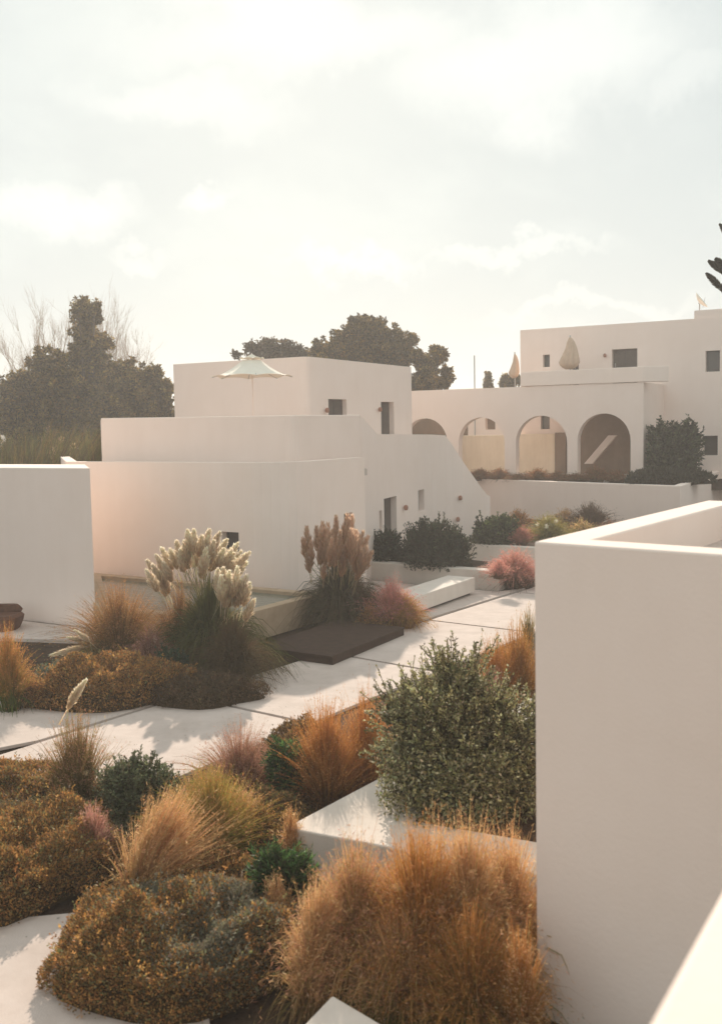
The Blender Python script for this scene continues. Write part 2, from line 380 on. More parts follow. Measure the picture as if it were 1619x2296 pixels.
# terrace parapet above the arches, running past the corner
sA, _ = SZ(1168, 850, FL, FR); tdir = UU
PA = FL + tdir * sA - np.array([.515, .857]) * .06
PB = FR + tdir * .95 + VV * .6 - np.array([.515, .857]) * .06
PM = FR + tdir * .02 - np.array([.515, .857]) * .06
wall('terrace_parapet', [PA + VV * 4, PA, PM, PB], [6.95, 6.95, 6.97, 6.97], 6.32, .3, 'plaster', arcade)
prism('terrace_floor', [PA + VV * .35 + UU * .3, FR + VV * .35 - UU * .1, FR + VV * 5.5, PA + VV * 5.5 + UU * .3], 6.0, 6.25, 'concrete', arcade)
# upper main block
UL = np.array([7.95, 53.]); UR = UL + UU * 15
ops = [('window', (1217, 795, 1232, 823)), ('door', (1371, 782, 1428, 835)), ('door', (1281, 800, 1297, 835)), ('window', (1581, 786, 1613, 833)), ('window', (1576, 977, 1608, 1021)), ('window', (1212, 925, 1232, 962))]
hh = []; qq = []
for kd, (x0, y0, x1, y1) in ops:
    q = pxrect(UL, UR, x0, y0, x1, y1)
    if kd == 'door': q = (q[0], q[1], 6.27, q[3])
    hh.append(rect(*q)); qq.append((kd, q))
wall('main_wall', [UL + VV * 9, UL, UR, UR + VV * 9], 9.2, -.05, .32, 'plaster_cool', arcade, {1: hh})
for kd, q in qq: fill(kd, UL, UR, q, .2, 1, arcade)
prism('main_roof', [UL + VV * .4 + UU * .4, UR + VV * .4 - UU * .4, UR + VV * 8.5, UL + VV * 8.5 + UU * .4], 8.7, 8.9, 'concrete', arcade)
lamp_on(UL, UR, 1357, 797, 1, arcade)
s2, _ = SZ(1555, 700, UL, UR)
rp = UL + UU * s2 + VV * .05
_, zr = SZ(1585, 694, UL, UR)
prism('roof_room', [rp, rp + UU * 5, rp + UU * 5 + VV * 3.5, rp + VV * 3.5], 8.6, zr, 'plaster_cool', arcade, bevel=.02)
# courtyard behind the arches
floor = prism('courtyard_floor', [FL + VV * .4, FR + VV * .4, FR + VV * 13, FL + VV * 13], 1.9, ZF - .03, 'concrete', arcade)
Q0 = FL + VV * 5; Q1 = FR + VV * 5
def cseg(x0, x1, base, dv, z0, z1, mat, name, th=.25):
    a = FL + VV * dv; b = FR + VV * dv
    s0, _ = SZ(x0, 1000, a, b); s1, _ = SZ(x1, 1000, a, b); t = (b - a) / np.linalg.norm(b - a)
    return wall(name, [a + t * s0, a + t * s1], z1, z0, th, mat, arcade)
def zat(x, y, dv): return SZ(x, y, FL + VV * dv, FR + VV * dv)[1]
cseg(860, 1131, 0, 3.9, ZF - .03, zat(1080, 976, 3.9), 'tan_wall', 'courtyard_wall')
cseg(1150, 1243, 0, 3.4, ZF - .03, zat(1200, 973, 3.4), 'tan_wall', 'courtyard_wall')
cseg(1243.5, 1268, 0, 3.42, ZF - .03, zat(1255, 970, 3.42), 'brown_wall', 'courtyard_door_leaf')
a2 = FL + VV * 8.5; b2 = FR + VV * 8.5
qh = [pxrect(a2, b2, 1088, 938, 1110, 963), pxrect(a2, b2, 1213, 925, 1232, 962), pxrect(a2, b2, 1028, 940, 1049, 982)]
wall('courtyard_back_wall', [a2, b2], 5.9, ZF - .03, .3, 'plaster', arcade, {0: [rect(*q) for q in qh]})
for q in qh: box_on(a2, b2, q[0], q[1], q[2], q[3], .31, .36, 'shutter', 'brown_wall', arcade)
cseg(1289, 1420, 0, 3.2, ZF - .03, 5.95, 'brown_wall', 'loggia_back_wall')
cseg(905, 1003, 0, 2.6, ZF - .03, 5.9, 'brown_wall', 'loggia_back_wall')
# sloping white stair rail in the fourth arch
r0 = DD(1320, 1040, 49.2); r1 = DD(1370, 976, 48.6)
dirr = (r1 - r0); wv = np.array([UU[0], UU[1], 0]) * .24
vv_ = np.array([VV[0], VV[1], 0]) * .2
vs = [r0 - wv, r0 + wv * .6, r1 + wv, r1 - wv * .6]; vs = vs + [v + vv_ for v in vs]
link('stair_rail', rawmesh('stair_rail', vs, [(0, 1, 2, 3), (7, 6, 5, 4), (0, 4, 5, 1), (1, 5, 6, 2), (2, 6, 7, 3), (3, 7, 4, 0)]), 'plaster', arcade)

# retaining wall below the arcade
ra = DD(1040, 1069, 50.2); rbp = G(1525, 1090, 2.15); rcp = rbp[:2] + VV * 9
rw = wall('retaining_wall', [ra[:2], rbp[:2], rcp], [2.12, 2.15, 2.35], -.05, .35, 'plaster_cool')
tag(rw, 'long white retaining wall below the arches with planting along its top', 'wall')
prism_ = prism('planting_bed', [ra[:2] + VV * .3, rbp[:2] + VV * .35 - UU * .3, rcp - UU * .3, FR + VV * 3 + UU * 4, FR - VV * .02, FL - VV * .02 + UU * 4], 1.6, 2.0, 'soil'); prism_['kind'] = 'structure'

# ------------------------------------------------------------------ low walls, bench, deck, pool
pool = empty('raised_pool', (-.87, 25.7, 0), 'raised tan stone pool basin against the rounded villa wall', 'pool')
pk = np.array([-.87, 25.7]); pl_ = pk - np.array([.515, .857]) * 4.2; pbL = np.array([-7.75, 30.3]); pfL = np.array([-6.2, 24.45])
wall('basin_wall', [pfL, pl_, pk, pbL, pfL + np.array([.0, .01])], .62, -.05, .3, 'stone', pool)
inn = offset([pfL, pl_, pk, pbL], .28)
sheet('pool_floor', inn, .1, 'stone', None, pool)
w = prism('water', [tuple(p) for p in inn], .45, .53, 'water'); w['kind'] = 'structure'
bl0 = G(918, 1386)[:2]; br0 = G(1065, 1332)[:2]; bd = (br0 - bl0) / np.linalg.norm(br0 - bl0); bn = np.array([-bd[1], bd[0]])
bench = empty('bench', (*bl0, 0), 'long low white bench block beside the path near the gold grass', 'bench')
prism('seat', [bl0 - bd * 1.2, br0, br0 + bn * .85 + bd * .1, bl0 - bd * 1.2 + bn * .85], .07, .46, 'bench', bench, bevel=.015)
prism('plinth', [bl0 - bd * 1.1 + bn * .12, br0 + bn * .12 - bd * .1, br0 + bn * .72 - bd * .1, bl0 - bd * 1.1 + bn * .72], -.05, .07, 'dark', bench)
dk = empty('low_deck', (-.61, 20.49, 0), 'flat dark brown deck platform between the pool and the path', 'platform')
fc, rc_, lc = np.array([-.61, 20.49]), np.array([.93, 23.4]), np.array([-2.15, 21.55])
bc_ = np.array([-.62, 24.45])
prism('deck_top', [fc, rc_, bc_, lc], .135, .175, 'steel', dk, bevel=.006)
prism('deck_frame', [fc + (.01, .03), rc_ - (.03, .01), bc_ + (0, -.03), lc + (.03, 0)], -.05, .133, 'steel', dk)
# near planter: white rim around the big bush
T0 = G(640, 1855, .45)[:2]; T1 = G(830, 1760, .45)[:2]; T2 = G(960, 1915, .45)[:2]
d1 = (T1 - T0) / np.linalg.norm(T1 - T0); d2 = (T2 - T0) / np.linalg.norm(T2 - T0)
Tf = G(1230, 1548, .45)[:2]
pr = prism('planter_rim', [T0, T0 + d2 * 4.5, T0 + d2 * 4.5 + d1 * .75, T0 + d2 * 1.05 + d1 * .75, T1 + d2 * 1.0 + d1 * .6, Tf + np.array([.6, -.3]), Tf + np.array([0.0, .1])], -.05, .45, 'bench', bevel=.02)
tag(pr, 'broad flat white concrete rim with a sharp corner under the big grey green bush', 'planter')
ps = prism('planting_bed', [T0 + d2 * 1.06 + d1 * .76, T0 + d2 * 4.5 + d1 * .77, Tf + np.array([3, -1.5]), Tf + np.array([.62, -.32]), T1 + d2 * 1.02 + d1 * .62], -.04, .38, 'soil'); ps['kind'] = 'structure'
# planter wall in front of the dark shrubs
pw = [(-.6, 32.9), (3.05, 30.22), (3.8, 29.6), (5.0, 31.9)]
w2 = wall('planter_wall', pw, [.52, .52, .52, .5], -.05, .42, 'bench'); tag(w2, 'low white planter wall turning a corner behind the bench, under the dark green shrubs', 'wall')
s_ = prism('planting_bed', [(-.5, 33.1), (3.1, 30.75), (3.75, 30.3), (4.6, 32.0), (2.5, 34), (1.9, 36.5), (.7, 32.6)], -.02, .42, 'soil'); s_['kind'] = 'structure'
w3 = wall('planter_wall', [(3.0, 37.6), tuple(G(1060, 1220, .55)[:2]), tuple(G(1210, 1229, .55)[:2]), (9, 33.4)], .55, -.05, .35, 'bench'); tag(w3, 'low white planter wall further back, in front of the green and pink grasses below the arcade', 'wall')
s_ = prism('planting_bed', [(3.4, 37.7), (4.0, 37.2), (9, 33.9), (13.0, 38), (12, 42.1), (6, 48.6), (5.1, 41.5)], -.02, .45, 'soil'); s_['kind'] = 'structure'
# wicker seat at left edge
wk = empty('wicker_chair', (-8.6, 24.0, 0), 'dark brown wicker seat half cut by the left edge beside the white block', 'chair')
wp = G(10, 1412)[:2]
def rounded(c, rx, ry, z0, z1, name, mat, par, top=.85):
    K = 20; prof = [(z0, .9), (z0 + (z1 - z0) * .5, 1.), (z1 - .06, top + .04), (z1, top - .06)]; vs = []; fs = []
    for z, k in prof:
        for i in range(K):
            a = 2 * math.pi * i / K; cx = abs(math.cos(a)) ** .5 * np.sign(math.cos(a)); cy = abs(math.sin(a)) ** .5 * np.sign(math.sin(a)); vs.append((c[0] + rx * k * cx, c[1] + ry * k * cy, z))
    for j in range(3):
        for i in range(K): fs.append((j * K + i, j * K + (i + 1) % K, (j + 1) * K + (i + 1) % K, (j + 1) * K + i))
    fs += [list(range(K))[::-1], [3 * K + i for i in range(K)]]
    return link(name, rawmesh(name, vs, fs), mat, par)
wk.location = (wp[0] - .35, wp[1], 0); bpy.context.view_layer.update()
rounded((wp[0] - .35, wp[1]), .75, .5, .02, .38, 'base', 'wicker', wk, 1)
rounded((wp[0] - .45, wp[1] + .35), .8, .14, .3, .55, 'backrest', 'wicker', wk, .9)

# ------------------------------------------------------------------ umbrellas, dish, mast
def tube(pts, rad, K=8):
    pts = [np.array(p, float) for p in pts]; rad = [rad] * len(pts) if np.isscalar(rad) else rad; vs = []; fs = []
    for i, p in enumerate(pts):
        t = pts[min(i + 1, len(pts) - 1)] - pts[max(i - 1, 0)]; t /= np.linalg.norm(t)
        a = np.cross(t, [0, 0, 1.]) if abs(t[2]) < .95 else np.cross(t, [1., 0, 0]); a /= np.linalg.norm(a); b = np.cross(t, a)
        for k in range(K): an = 2 * math.pi * k / K; vs.append(p + rad[i] * (math.cos(an) * a + math.sin(an) * b))
    for i in range(len(pts) - 1):
        for k in range(K): fs.append((i * K + k, i * K + (k + 1) % K, (i + 1) * K + (k + 1) % K, (i + 1) * K + k))
    fs += [list(range(K))[::-1], [(len(pts) - 1) * K + k for k in range(K)]]
    return vs, fs
def tubeobj(name, pts, rad, mat, parent=None, K=8):
    vs, fs = tube(pts, rad, K); return link(name, rawmesh(name, vs, fs), mat, parent, smooth=True)
def open_umbrella():
    c = DD(566, 845, 34.); zr = c[2]; zt = DD(566, 806, 34.)[2]; fl = 3.52; r = 1.3
    u = empty('parasol', (c[0], c[1], fl), 'open cream parasol spread above the terrace wall of the villa', 'umbrella', )
    K = 8
    def canopy(name, r0, z0, r1, z1, sag, rot=.2, rings=7):
        vs = []; fs = []; n = K * 6
        for j in range(rings + 1):
            t = j / rings; rr = r0 + (r1 - r0) * t
            for i in range(n):
                a = 2 * math.pi * i / n + rot; ph = (i % 6) / 6; s = math.sin(math.pi * ph)
                rad = rr * (1 - .10 * s * t)
                z = z0 + (z1 - z0) * (t ** .78 if True else t) - sag * s * t + 0.0
                z = z0 + (z1 - z0) * (1 - (1 - t) ** 1.6) * 1.0 - .06 * s * t * (1 - t) * 4 + .05 * s * t
                vs.append((c[0] + rad * math.cos(a), c[1] + rad * math.sin(a), z))
        for j in range(rings):
            for i in range(n): fs.append((j * n + i, j * n + (i + 1) % n, (j + 1) * n + (i + 1) % n, (j + 1) * n + i))
        me = rawmesh(name, vs, fs); o = link(name, me, 'fabric', u)
        md = o.modifiers.new('s', 'SOLIDIFY'); md.thickness = .008
        return o
    canopy('canopy', .28, zt - .02, r, zr, .1)
    canopy('vent_cap', .03, zt + .16, .40, zt + .02, .05)
    tubeobj('pole', [(c[0], c[1], fl), (c[0], c[1], zt + .2)], .014, 'plaster_cool', u)
    for k in range(K):
        a = 2 * math.pi * k / K + .2; tubeobj('rib', [(c[0], c[1], zt - .1), (c[0] + r * .5 * math.cos(a), c[1] + r * .5 * math.sin(a), zr + (zt - zr) * .30), (c[0] + r * .97 * math.cos(a), c[1] + r * .97 * math.sin(a), zr - .012)], .012, 'metal', u, 5)
    rounded((c[0], c[1]), .3, .3, fl, fl + .1, 'base', 'metal', u, .9)
open_umbrella()
def closed_umbrella(px, ytop, ybot, Y, hw, floor, label):
    tp = DD(px, ytop, Y); bt = DD(px, ybot, Y); r = hw / 2400 * Y
    u = empty('parasol', (bt[0], bt[1], floor), label, 'umbrella', 'closed parasols on the roof terrace')
    vs = []; fs = []; n = 32; prof = [(0, .07), (.05, .2), (.15, .36), (.35, .55), (.6, .8), (.82, 1.), (.93, .85), (1., .4)]
    for t, k in prof:
        z = tp[2] + (bt[2] - tp[2]) * t
        for i in range(n):
            a = 2 * math.pi * i / n; rr = r * k * (1 + .18 * math.cos(a * 8)) ; z2 = z + (.05 * math.cos(a * 8 + 1) if t > .8 else 0)
            vs.append((bt[0] + rr * math.cos(a) + .05 * math.sin(t * 5), bt[1] + rr * math.sin(a), z2))
    for j in range(len(prof) - 1):
        for i in range(n): fs.append((j * n + i, j * n + (i + 1) % n, (j + 1) * n + (i + 1) % n, (j + 1) * n + i))
    fs.append([(len(prof) - 1) * n + i for i in range(n)])
    link('canopy', rawmesh('canopy', vs, fs), 'tan_fabric', u, smooth=True)
    tubeobj('pole', [(bt[0], bt[1], floor), (bt[0], bt[1], tp[2] + .08)], .03, 'metal', u)
    rounded((bt[0], bt[1]), .3, .3, floor, floor + .1, 'base', 'metal', u, .9)
closed_umbrella(1278, 756, 826, 50.0, 20, 6.25, 'closed tan parasol, the larger one standing in front of the upper storey')
closed_umbrella(1154, 793, 846, 53.5, 10.5, 5.9, 'closed tan parasol, the smaller one left of the upper storey against the sky')
mp = DD(1064, 868, 58)
tag(tubeobj('mast', [(mp[0], mp[1], -.05), (mp[0], mp[1], DD(1064, 797, 58)[2])], .035, 'metal'), 'thin bare mast standing against the sky behind the arcade roof', 'mast')
def dish():
    p = DD(1566, 678, 50.5); u = empty('satellite_dish', (p[0], p[1], zr), 'small satellite dish on the roof room at the right edge', 'satellite dish')
    nrm = np.array([-.55, -.45, -.55 * -1]); nrm = np.array([.75, -.35, .62]); nrm /= np.linalg.norm(nrm); a = np.cross(nrm, [0, 0, 1.]); a /= np.linalg.norm(a); b = np.cross(a, nrm)
    vs = []; fs = []; K = 20; c = p
    for j in range(5):
        rr = .42 * j / 4 + .01
        for k in range(K): an = 2 * math.pi * k / K; vs.append(c + rr * (math.cos(an) * a + math.sin(an) * b) + nrm * (rr * rr * .9))
    for j in range(4):
        for k in range(K): fs.append((j * K + k, j * K + (k + 1) % K, (j + 1) * K + (k + 1) % K, (j + 1) * K + k))
    o = link('reflector', rawmesh('reflector', vs, fs), 'fabric', u, smooth=True); md = o.modifiers.new('s', 'SOLIDIFY'); md.thickness = .02
    tubeobj('post', [(p[0] + .05, p[1] + .05, zr - .02), (p[0] + .05, p[1] + .05, p[2] - .1), tuple(p - nrm * .02)], .025, 'metal', u)
    tubeobj('feed_arm', [tuple(p - b * .3), tuple(p + nrm * .35)], .012, 'metal', u)
dish()

# ------------------------------------------------------------------ vegetation kit
class MB:
    def __init__(s): s.v = []; s.f = []; s.c = []; s.n = 0
    def quads(s, V, C):           # V (n,4,3)  C (n,3) or (n,4,3)
        n = len(V)
        if n == 0: return
        s.v.append(V.reshape(-1, 3)); s.f.append(np.arange(n * 4).reshape(n, 4) + s.n); s.n += n * 4
        if C.ndim == 2: C = np.repeat(C[:, None], 4, 1)
        s.c.append(C.reshape(-1, 3))
    def ribbon(s, P, W, side, C):  # P (n,k,3) W (n,k) side (n,3) C (n,k,3)
        n, k, _ = P.shape
        A = P - side[:, None] * W[..., None] / 2; B = P + side[:, None] * W[..., None] / 2
        V = np.stack([A, B], 2)
        idx = np.arange(n * k * 2).reshape(n, k, 2) + s.n
        f = np.stack([idx[:, :-1, 0], idx[:, :-1, 1], idx[:, 1:, 1], idx[:, 1:, 0]], -1).reshape(-1, 4)
        s.v.append(V.reshape(-1, 3)); s.f.append(f); s.n += n * k * 2
        s.c.append(np.repeat(C[:, :, None], 2, 2).reshape(-1, 3))
    def build(s, name, mat, parent=None, off=(0, 0, 0), smooth=False):
        V = np.concatenate(s.v) - np.array(off); Fq = np.concatenate(s.f).astype(np.int32); C = np.clip(np.concatenate(s.c), 0, 1)
        me = bpy.data.meshes.new(name); me.vertices.add(len(V)); me.vertices.foreach_set('co', V.astype(np.float32).ravel())
        me.loops.add(Fq.size); me.loops.foreach_set('vertex_index', Fq.ravel()); me.polygons.add(len(Fq))
        me.polygons.foreach_set('loop_start', np.arange(0, Fq.size, 4, dtype=np.int32)); me.polygons.foreach_set('loop_total', np.full(len(Fq), 4, np.int32))
        me.update(calc_edges=True)
        ca = me.color_attributes.new('Col', 'FLOAT_COLOR', 'POINT'); ca.data.foreach_set('color', np.concatenate([C, np.ones((len(C), 1))], 1).astype(np.float32).ravel())
        me.materials.append(M[mat])
        if smooth: me.polygons.foreach_set('use_smooth', [True] * len(me.polygons))
        o = bpy.data.objects.new(name, me); COL.objects.link(o)
        if parent is not None: o.parent = parent
        return o
def unit(a): return a / (np.linalg.norm(a, axis=-1, keepdims=True) + 1e-9)
def jit(col, n, v=.25, hue=.08):
    c = np.array(col)[None] * (1 + rng.uniform(-v, v, (n, 1))) * (1 + rng.normal(0, hue, (n, 3))); return np.clip(c, .003, .95)
def mixc(cols, n, p=None, v=.25):
    k = rng.choice(len(cols), n, p=p); c = np.array(cols)[k]; return np.clip(c * (1 + rng.uniform(-v, v, (n, 1))) * (1 + rng.normal(0, .06, (n, 3))), .003, .95)
def leafquads(mb, pos, d, ln, wd, C, fold=True):
    n = len(pos); d = unit(d); s = unit(np.cross(d, unit(rng.normal(size=(n, 3)))))
    ln = np.broadcast_to(ln, (n,))[:, None]; wd = np.broadcast_to(wd, (n,))[:, None]
    m = pos + d * ln * .5
    V = np.stack([pos, m + s * wd / 2, pos + d * ln, m - s * wd / 2], 1); mb.quads(V, C)
def stems(n, base, h, r, root=.22, arch=.35, lean=(0, 0), k=6, hv=(.6, 1.), expo=1.5, az=None):
    """paths of n stems (n,k,3)"""
    a = rng.uniform(0, 2 * math.pi, n) if az is None else az; q = np.minimum(np.abs(rng.normal(0, .62, n)) + .12 * rng.uniform(0, 1, n), 1.5); rr = r * q
    root_p = np.stack([np.cos(a) * rr * root, np.sin(a) * rr * root, np.zeros(n)], 1)
    out = np.stack([np.cos(a), np.sin(a), np.zeros(n)], 1)
    hh = h * rng.uniform(hv[0], hv[1], n) * (1 - .2 * np.minimum(q, 1.1) ** 2) * rng.choice([1, .8, 1.08], n)
    t = np.linspace(0, 1, k)[None, :]
    ar = np.minimum(arch * (.3 + q), 1.15)[:, None]
    zz = hh[:, None] * (t - ar * t ** 2.2) / (1 - .5 * ar)
    xy = (rr * (1 - root))[:, None] * t ** expo
    P = root_p[:, None] + out[:, None] * xy[..., None] + np.stack([np.zeros_like(zz), np.zeros_like(zz), zz], 2)
    P[..., 0] += lean[0] * t ** 1.4 * h; P[..., 1] += lean[1] * t ** 1.4 * h
    wob = rng.normal(0, .045 * h, (n, 1, 3)) * (t ** 2)[..., None]
    return P + wob + np.array(base)
def grad(c0, c1, n, k, v=.25, p=1.):
    t = (np.linspace(0, 1, k) ** p)[None, :, None]; b = 1 + rng.uniform(-v, v, (n, 1, 1)); hu = 1 + rng.normal(0, .06, (n, 1, 3))
    return np.clip((np.array(c0) * (1 - t) + np.array(c1) * t) * b * hu, .003, .95)
def sideof(P):
    d = unit(P[:, -1] - P[:, 0]); a = unit(rng.normal(size=(len(P), 3)) * np.array([1, .35, .3])); return unit(np.cross(np.cross(d, a), d))
def blades(mb, P, w, c0, c1, v=.25):
    n, k, _ = P.shape; W = w * (1 - np.linspace(0, 1, k) ** 1.5 * .88)[None] * rng.uniform(.6, 1.3, (n, 1))
    mb.ribbon(P, W, sideof(P), grad(c0, c1, n, k, v))
def onpath(P, t):
    n, k, _ = P.shape; x = t * (k - 1); i = np.minimum(x.astype(int), k - 2); f = (x - i)[:, None]; return i, f
def fuzz(mb, P, m, t0, t1, ln, wd, C, up=.8, spread=1.):
    """m short hairs on random stems between t0 and t1"""
    n = len(P); j = rng.integers(0, n, m); t = rng.uniform(t0, t1, m); i, f = onpath(P, t)
    a = P[j, i]; b = P[j, i + 1]; pos = a * (1 - f) + b * f + rng.normal(0, ln * .35 * spread, (m, 3)); d = unit(b - a) * up + rng.normal(0, .55, (m, 3))
    leafquads(mb, pos, d, ln * rng.uniform(.5, 1.3, m), wd * rng.uniform(.6, 1.3, m), C(m) if callable(C) else C)
def spike(mb, P, t0, rad, m, ln, wd, C):
    """dense bottle-brush along the upper part of each given stem"""
    n = len(P); j = np.repeat(np.arange(n), m); t = rng.uniform(t0, 1, n * m); i, f = onpath(P, t)
    a = P[j, i]; b = P[j, i + 1]; tt = (t - t0) / (1 - t0); pr = np.sin(np.pi * np.clip(tt * .85 + .12, 0, 1)) ** .7
    ax = unit(b - a); o = unit(np.cross(ax, rng.normal(size=(n * m, 3)))); pos = a * (1 - f) + b * f + o * (rad * pr * rng.uniform(0, .7, n * m))[:, None]
    leafquads(mb, pos, ax * .8 + o * .7, ln * rng.uniform(.6, 1.2, n * m) * (.4 + pr), wd, C(n * m))
def spot(px, by, ty, hw, z=0.):
    p = G(px, by, z); Y = p[1]; top = DD(px, ty, Y)[2]; return p, top - z, hw / F * Y
ORANGE = (.54, .24, .07); TAN = (.66, .39, .18); GOLD = (.46, .25, .07); PINK = (.66, .34, .26); OLIVE = (.12, .115, .03); DKGREEN = (.05, .058, .022); BROWN = (.13, .065, .03); CREAM = (.95, .85, .68); GREEN = (.05, .12, .035)
NPL = [0]
def haze_grass(px, by, ty, hw, base_c, tip_c, fz_c, label, z=0., n=900, fz=6000, name='grass_clump', cat='grass', lean=(0, 0), arch=.35, expo=1.5, w=.010, fl=.05, fw=.007, t0=.45, root=.25, spikes=0, spike_c=None, hv=(.55, 1.), mound=0.):
    p, h, r = spot(px, by, ty, hw, z); p = p + np.array([0, r * .5, 0]); h *= 1.03
    sc = max(1., p[1] / 16.); 
    mb = MB(); P = stems(n, p, h, r, root, arch, lean, 6, hv, expo)
    blades(mb, P, w * sc, base_c, tip_c)
    cf = (lambda m: mixc(fz_c, m)) if isinstance(fz_c, list) else (lambda m: jit(fz_c, m))
    b2 = mb; mb = MB()
    if fz: fuzz(mb, P, fz, t0, 1., fl * sc ** .5, fw * sc, cf, up=.7, spread=1.3)
    # leafy skirt of old blades
    P2 = stems(n // 3, p, h * .5, r * .95, root * 1.2, .75, (0, 0), 5, (.4, 1.)); blades(b2, P2, w * 1.2 * sc, np.array(base_c) * .8, np.array(base_c) * 1.2)
    if spikes:
        P3 = stems(spikes, p, h * 1.02, r * 1.0, root, arch * 1.9, lean, 10, (.72, 1.), expo); blades(b2, P3, .006 * sc, base_c, tip_c)
        spike(mb, P3, .78, .022 * sc, 60, .035 * sc, .006 * sc, lambda m: jit(spike_c or CREAM, m, .2))
    o = empty(name, tuple(p), label, cat); b2.build('blades', 'grass', o, p)
    if mb.n: mb.build('seed_heads', 'grass', o, p)
    return o
def shrub(px, by, ty, hw, cols, label, z=0., n=9000, name='shrub', leaf=.035, lw=.014, sprig=.22, ry=.9, cat='shrub', probs=None, top_sprigs=60, lean=0, inner=(.02, .022, .01), yo=.6, stem_c=(.12, .09, .05), lumps=7, par_kids=True, pw=1.0, blob=None, trans='leaf'):
    p, h, r = spot(px, by, ty, hw, z); p = p + np.array([0, r * yo, 0])
    sc = max(1., p[1] / 18.)
    root = empty(name, tuple(p), label, cat)
    mb = MB(); sb = MB()
    # lumps: overlapping ellipsoids that give an uneven outline
    C = []; Rr = []
    if blob:
        for (bx, bz, br) in blob: C.append((bx * r, rng.uniform(-.2, .2) * r, bz * h)); Rr.append(br * r)
    else:
        C.append((0, 0, h * .45)); Rr.append(r * .75)
        for k in range(lumps):
            a = 2 * math.pi * k / lumps + rng.uniform(-.3, .3); q = rng.uniform(.35, .6); C.append((math.cos(a) * r * q, math.sin(a) * r * q * ry, h * rng.uniform(.3, .68))); Rr.append(r * rng.uniform(.34, .5))
    C = np.array(C); Rr = np.array(Rr)
    ns = max(40, n // 26)                     # sprigs
    j = rng.choice(len(C), ns, p=(Rr ** 2) / (Rr ** 2).sum()); d = unit(rng.normal(size=(ns, 3)) + np.array([0, 0, .35]))
    zr = min(1.0, (h * .55) / (r + 1e-6)) if h < r * 1.6 else 1.0
    base = C[j] + d * Rr[j][:, None] * rng.uniform(.55, .95, (ns, 1)) * np.array([1, ry, max(zr, .6)])
    L = sprig * sc ** .3 * rng.uniform(.6, 1.3, ns)
    dd = unit(d + np.array([0, 0, .9]) + rng.normal(0, .25, (ns, 3)))
    t = np.linspace(0, 1, 4)[None, :, None]; P = base[:, None] + dd[:, None] * L[:, None, None] * t
    P[..., 2] = np.clip(P[..., 2], .01, h * 1.2)
    W = np.full((ns, 4), .008 * sc); sb.ribbon(P, W, sideof(P), grad(stem_c, stem_c, ns, 4))
    tone = rng.choice([.5, .8, 1., 1.2, 1.5], ns)[:, None] * rng.uniform(.7, 1.3, len(C))[j][:, None]
    m = n - ns; jj = rng.integers(0, ns, m); tt = rng.uniform(.0, 1.05, m)[:, None]
    pos = P[jj, 0] * (1 - tt) + P[jj, 3] * tt; ld = dd[jj] * .75 + rng.normal(0, .6, (m, 3))
    leafquads(mb, pos, ld, leaf * sc ** .8 * rng.uniform(.6, 1.3, m), lw * sc ** .8 * rng.uniform(.7, 1.3, m), mixc(cols, m, probs) * tone[jj])
    # inner leaves that close the crown
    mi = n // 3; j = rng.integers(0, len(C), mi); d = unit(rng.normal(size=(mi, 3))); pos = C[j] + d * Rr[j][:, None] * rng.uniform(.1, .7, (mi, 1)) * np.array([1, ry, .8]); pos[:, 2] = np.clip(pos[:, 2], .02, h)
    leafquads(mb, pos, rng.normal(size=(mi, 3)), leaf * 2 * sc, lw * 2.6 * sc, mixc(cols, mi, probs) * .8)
    # lower skirt to the ground
    ms = n // 6; a = rng.uniform(0, 2 * math.pi, ms); q = rng.uniform(.5, .92, ms); pos = np.stack([np.cos(a) * r * q, np.sin(a) * r * q * ry, rng.uniform(.0, .45, ms) * h], 1)
    leafquads(mb, pos, rng.normal(size=(ms, 3)) + np.array([0, 0, .4]), leaf * 1.3 * sc, lw * 1.3 * sc, mixc(cols, ms, probs))
    if top_sprigs:
        k = top_sprigs; j = rng.integers(0, len(C), k); d = unit(rng.normal(size=(k, 3)) * np.array([1, .6, .5]) + np.array([0, 0, .8])); b0 = C[j] + d * Rr[j][:, None] * .8
        L = sprig * rng.uniform(1.0, 1.9, k) * sc ** .3; dd = unit(d + np.array([0, 0, .8])); P = b0[:, None] + dd[:, None] * L[:, None, None] * t; P[..., 2] = np.clip(P[..., 2], 0, h * 1.3)
        sb.ribbon(P, np.full((k, 4), .008 * sc), sideof(P), grad(stem_c, stem_c, k, 4))
        m = k * 26; jj = np.repeat(np.arange(k), 26); tt = rng.uniform(0, 1.05, m)[:, None]; pos = P[jj, 0] * (1 - tt) + P[jj, 3] * tt
        leafquads(mb, pos, dd[jj] * .7 + rng.normal(0, .5, (m, 3)), leaf * sc ** .8 * .9, lw * sc ** .8, mixc(cols, m, probs, .2))
    for k in range(6):
        a = rng.uniform(0, 6.28); e = C[rng.integers(0, len(C))]
        Pm = np.array([[0, 0, 0], [e[0] * .3 + .03 * math.cos(a), e[1] * .3, h * .2], [e[0] * .8, e[1] * .8, e[2]]])[None]; sb.ribbon(Pm, np.full((1, 3), .03 * sc), np.array([[1., 0, 0]]), grad(stem_c, stem_c, 1, 3))
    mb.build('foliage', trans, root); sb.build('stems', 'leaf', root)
    return root
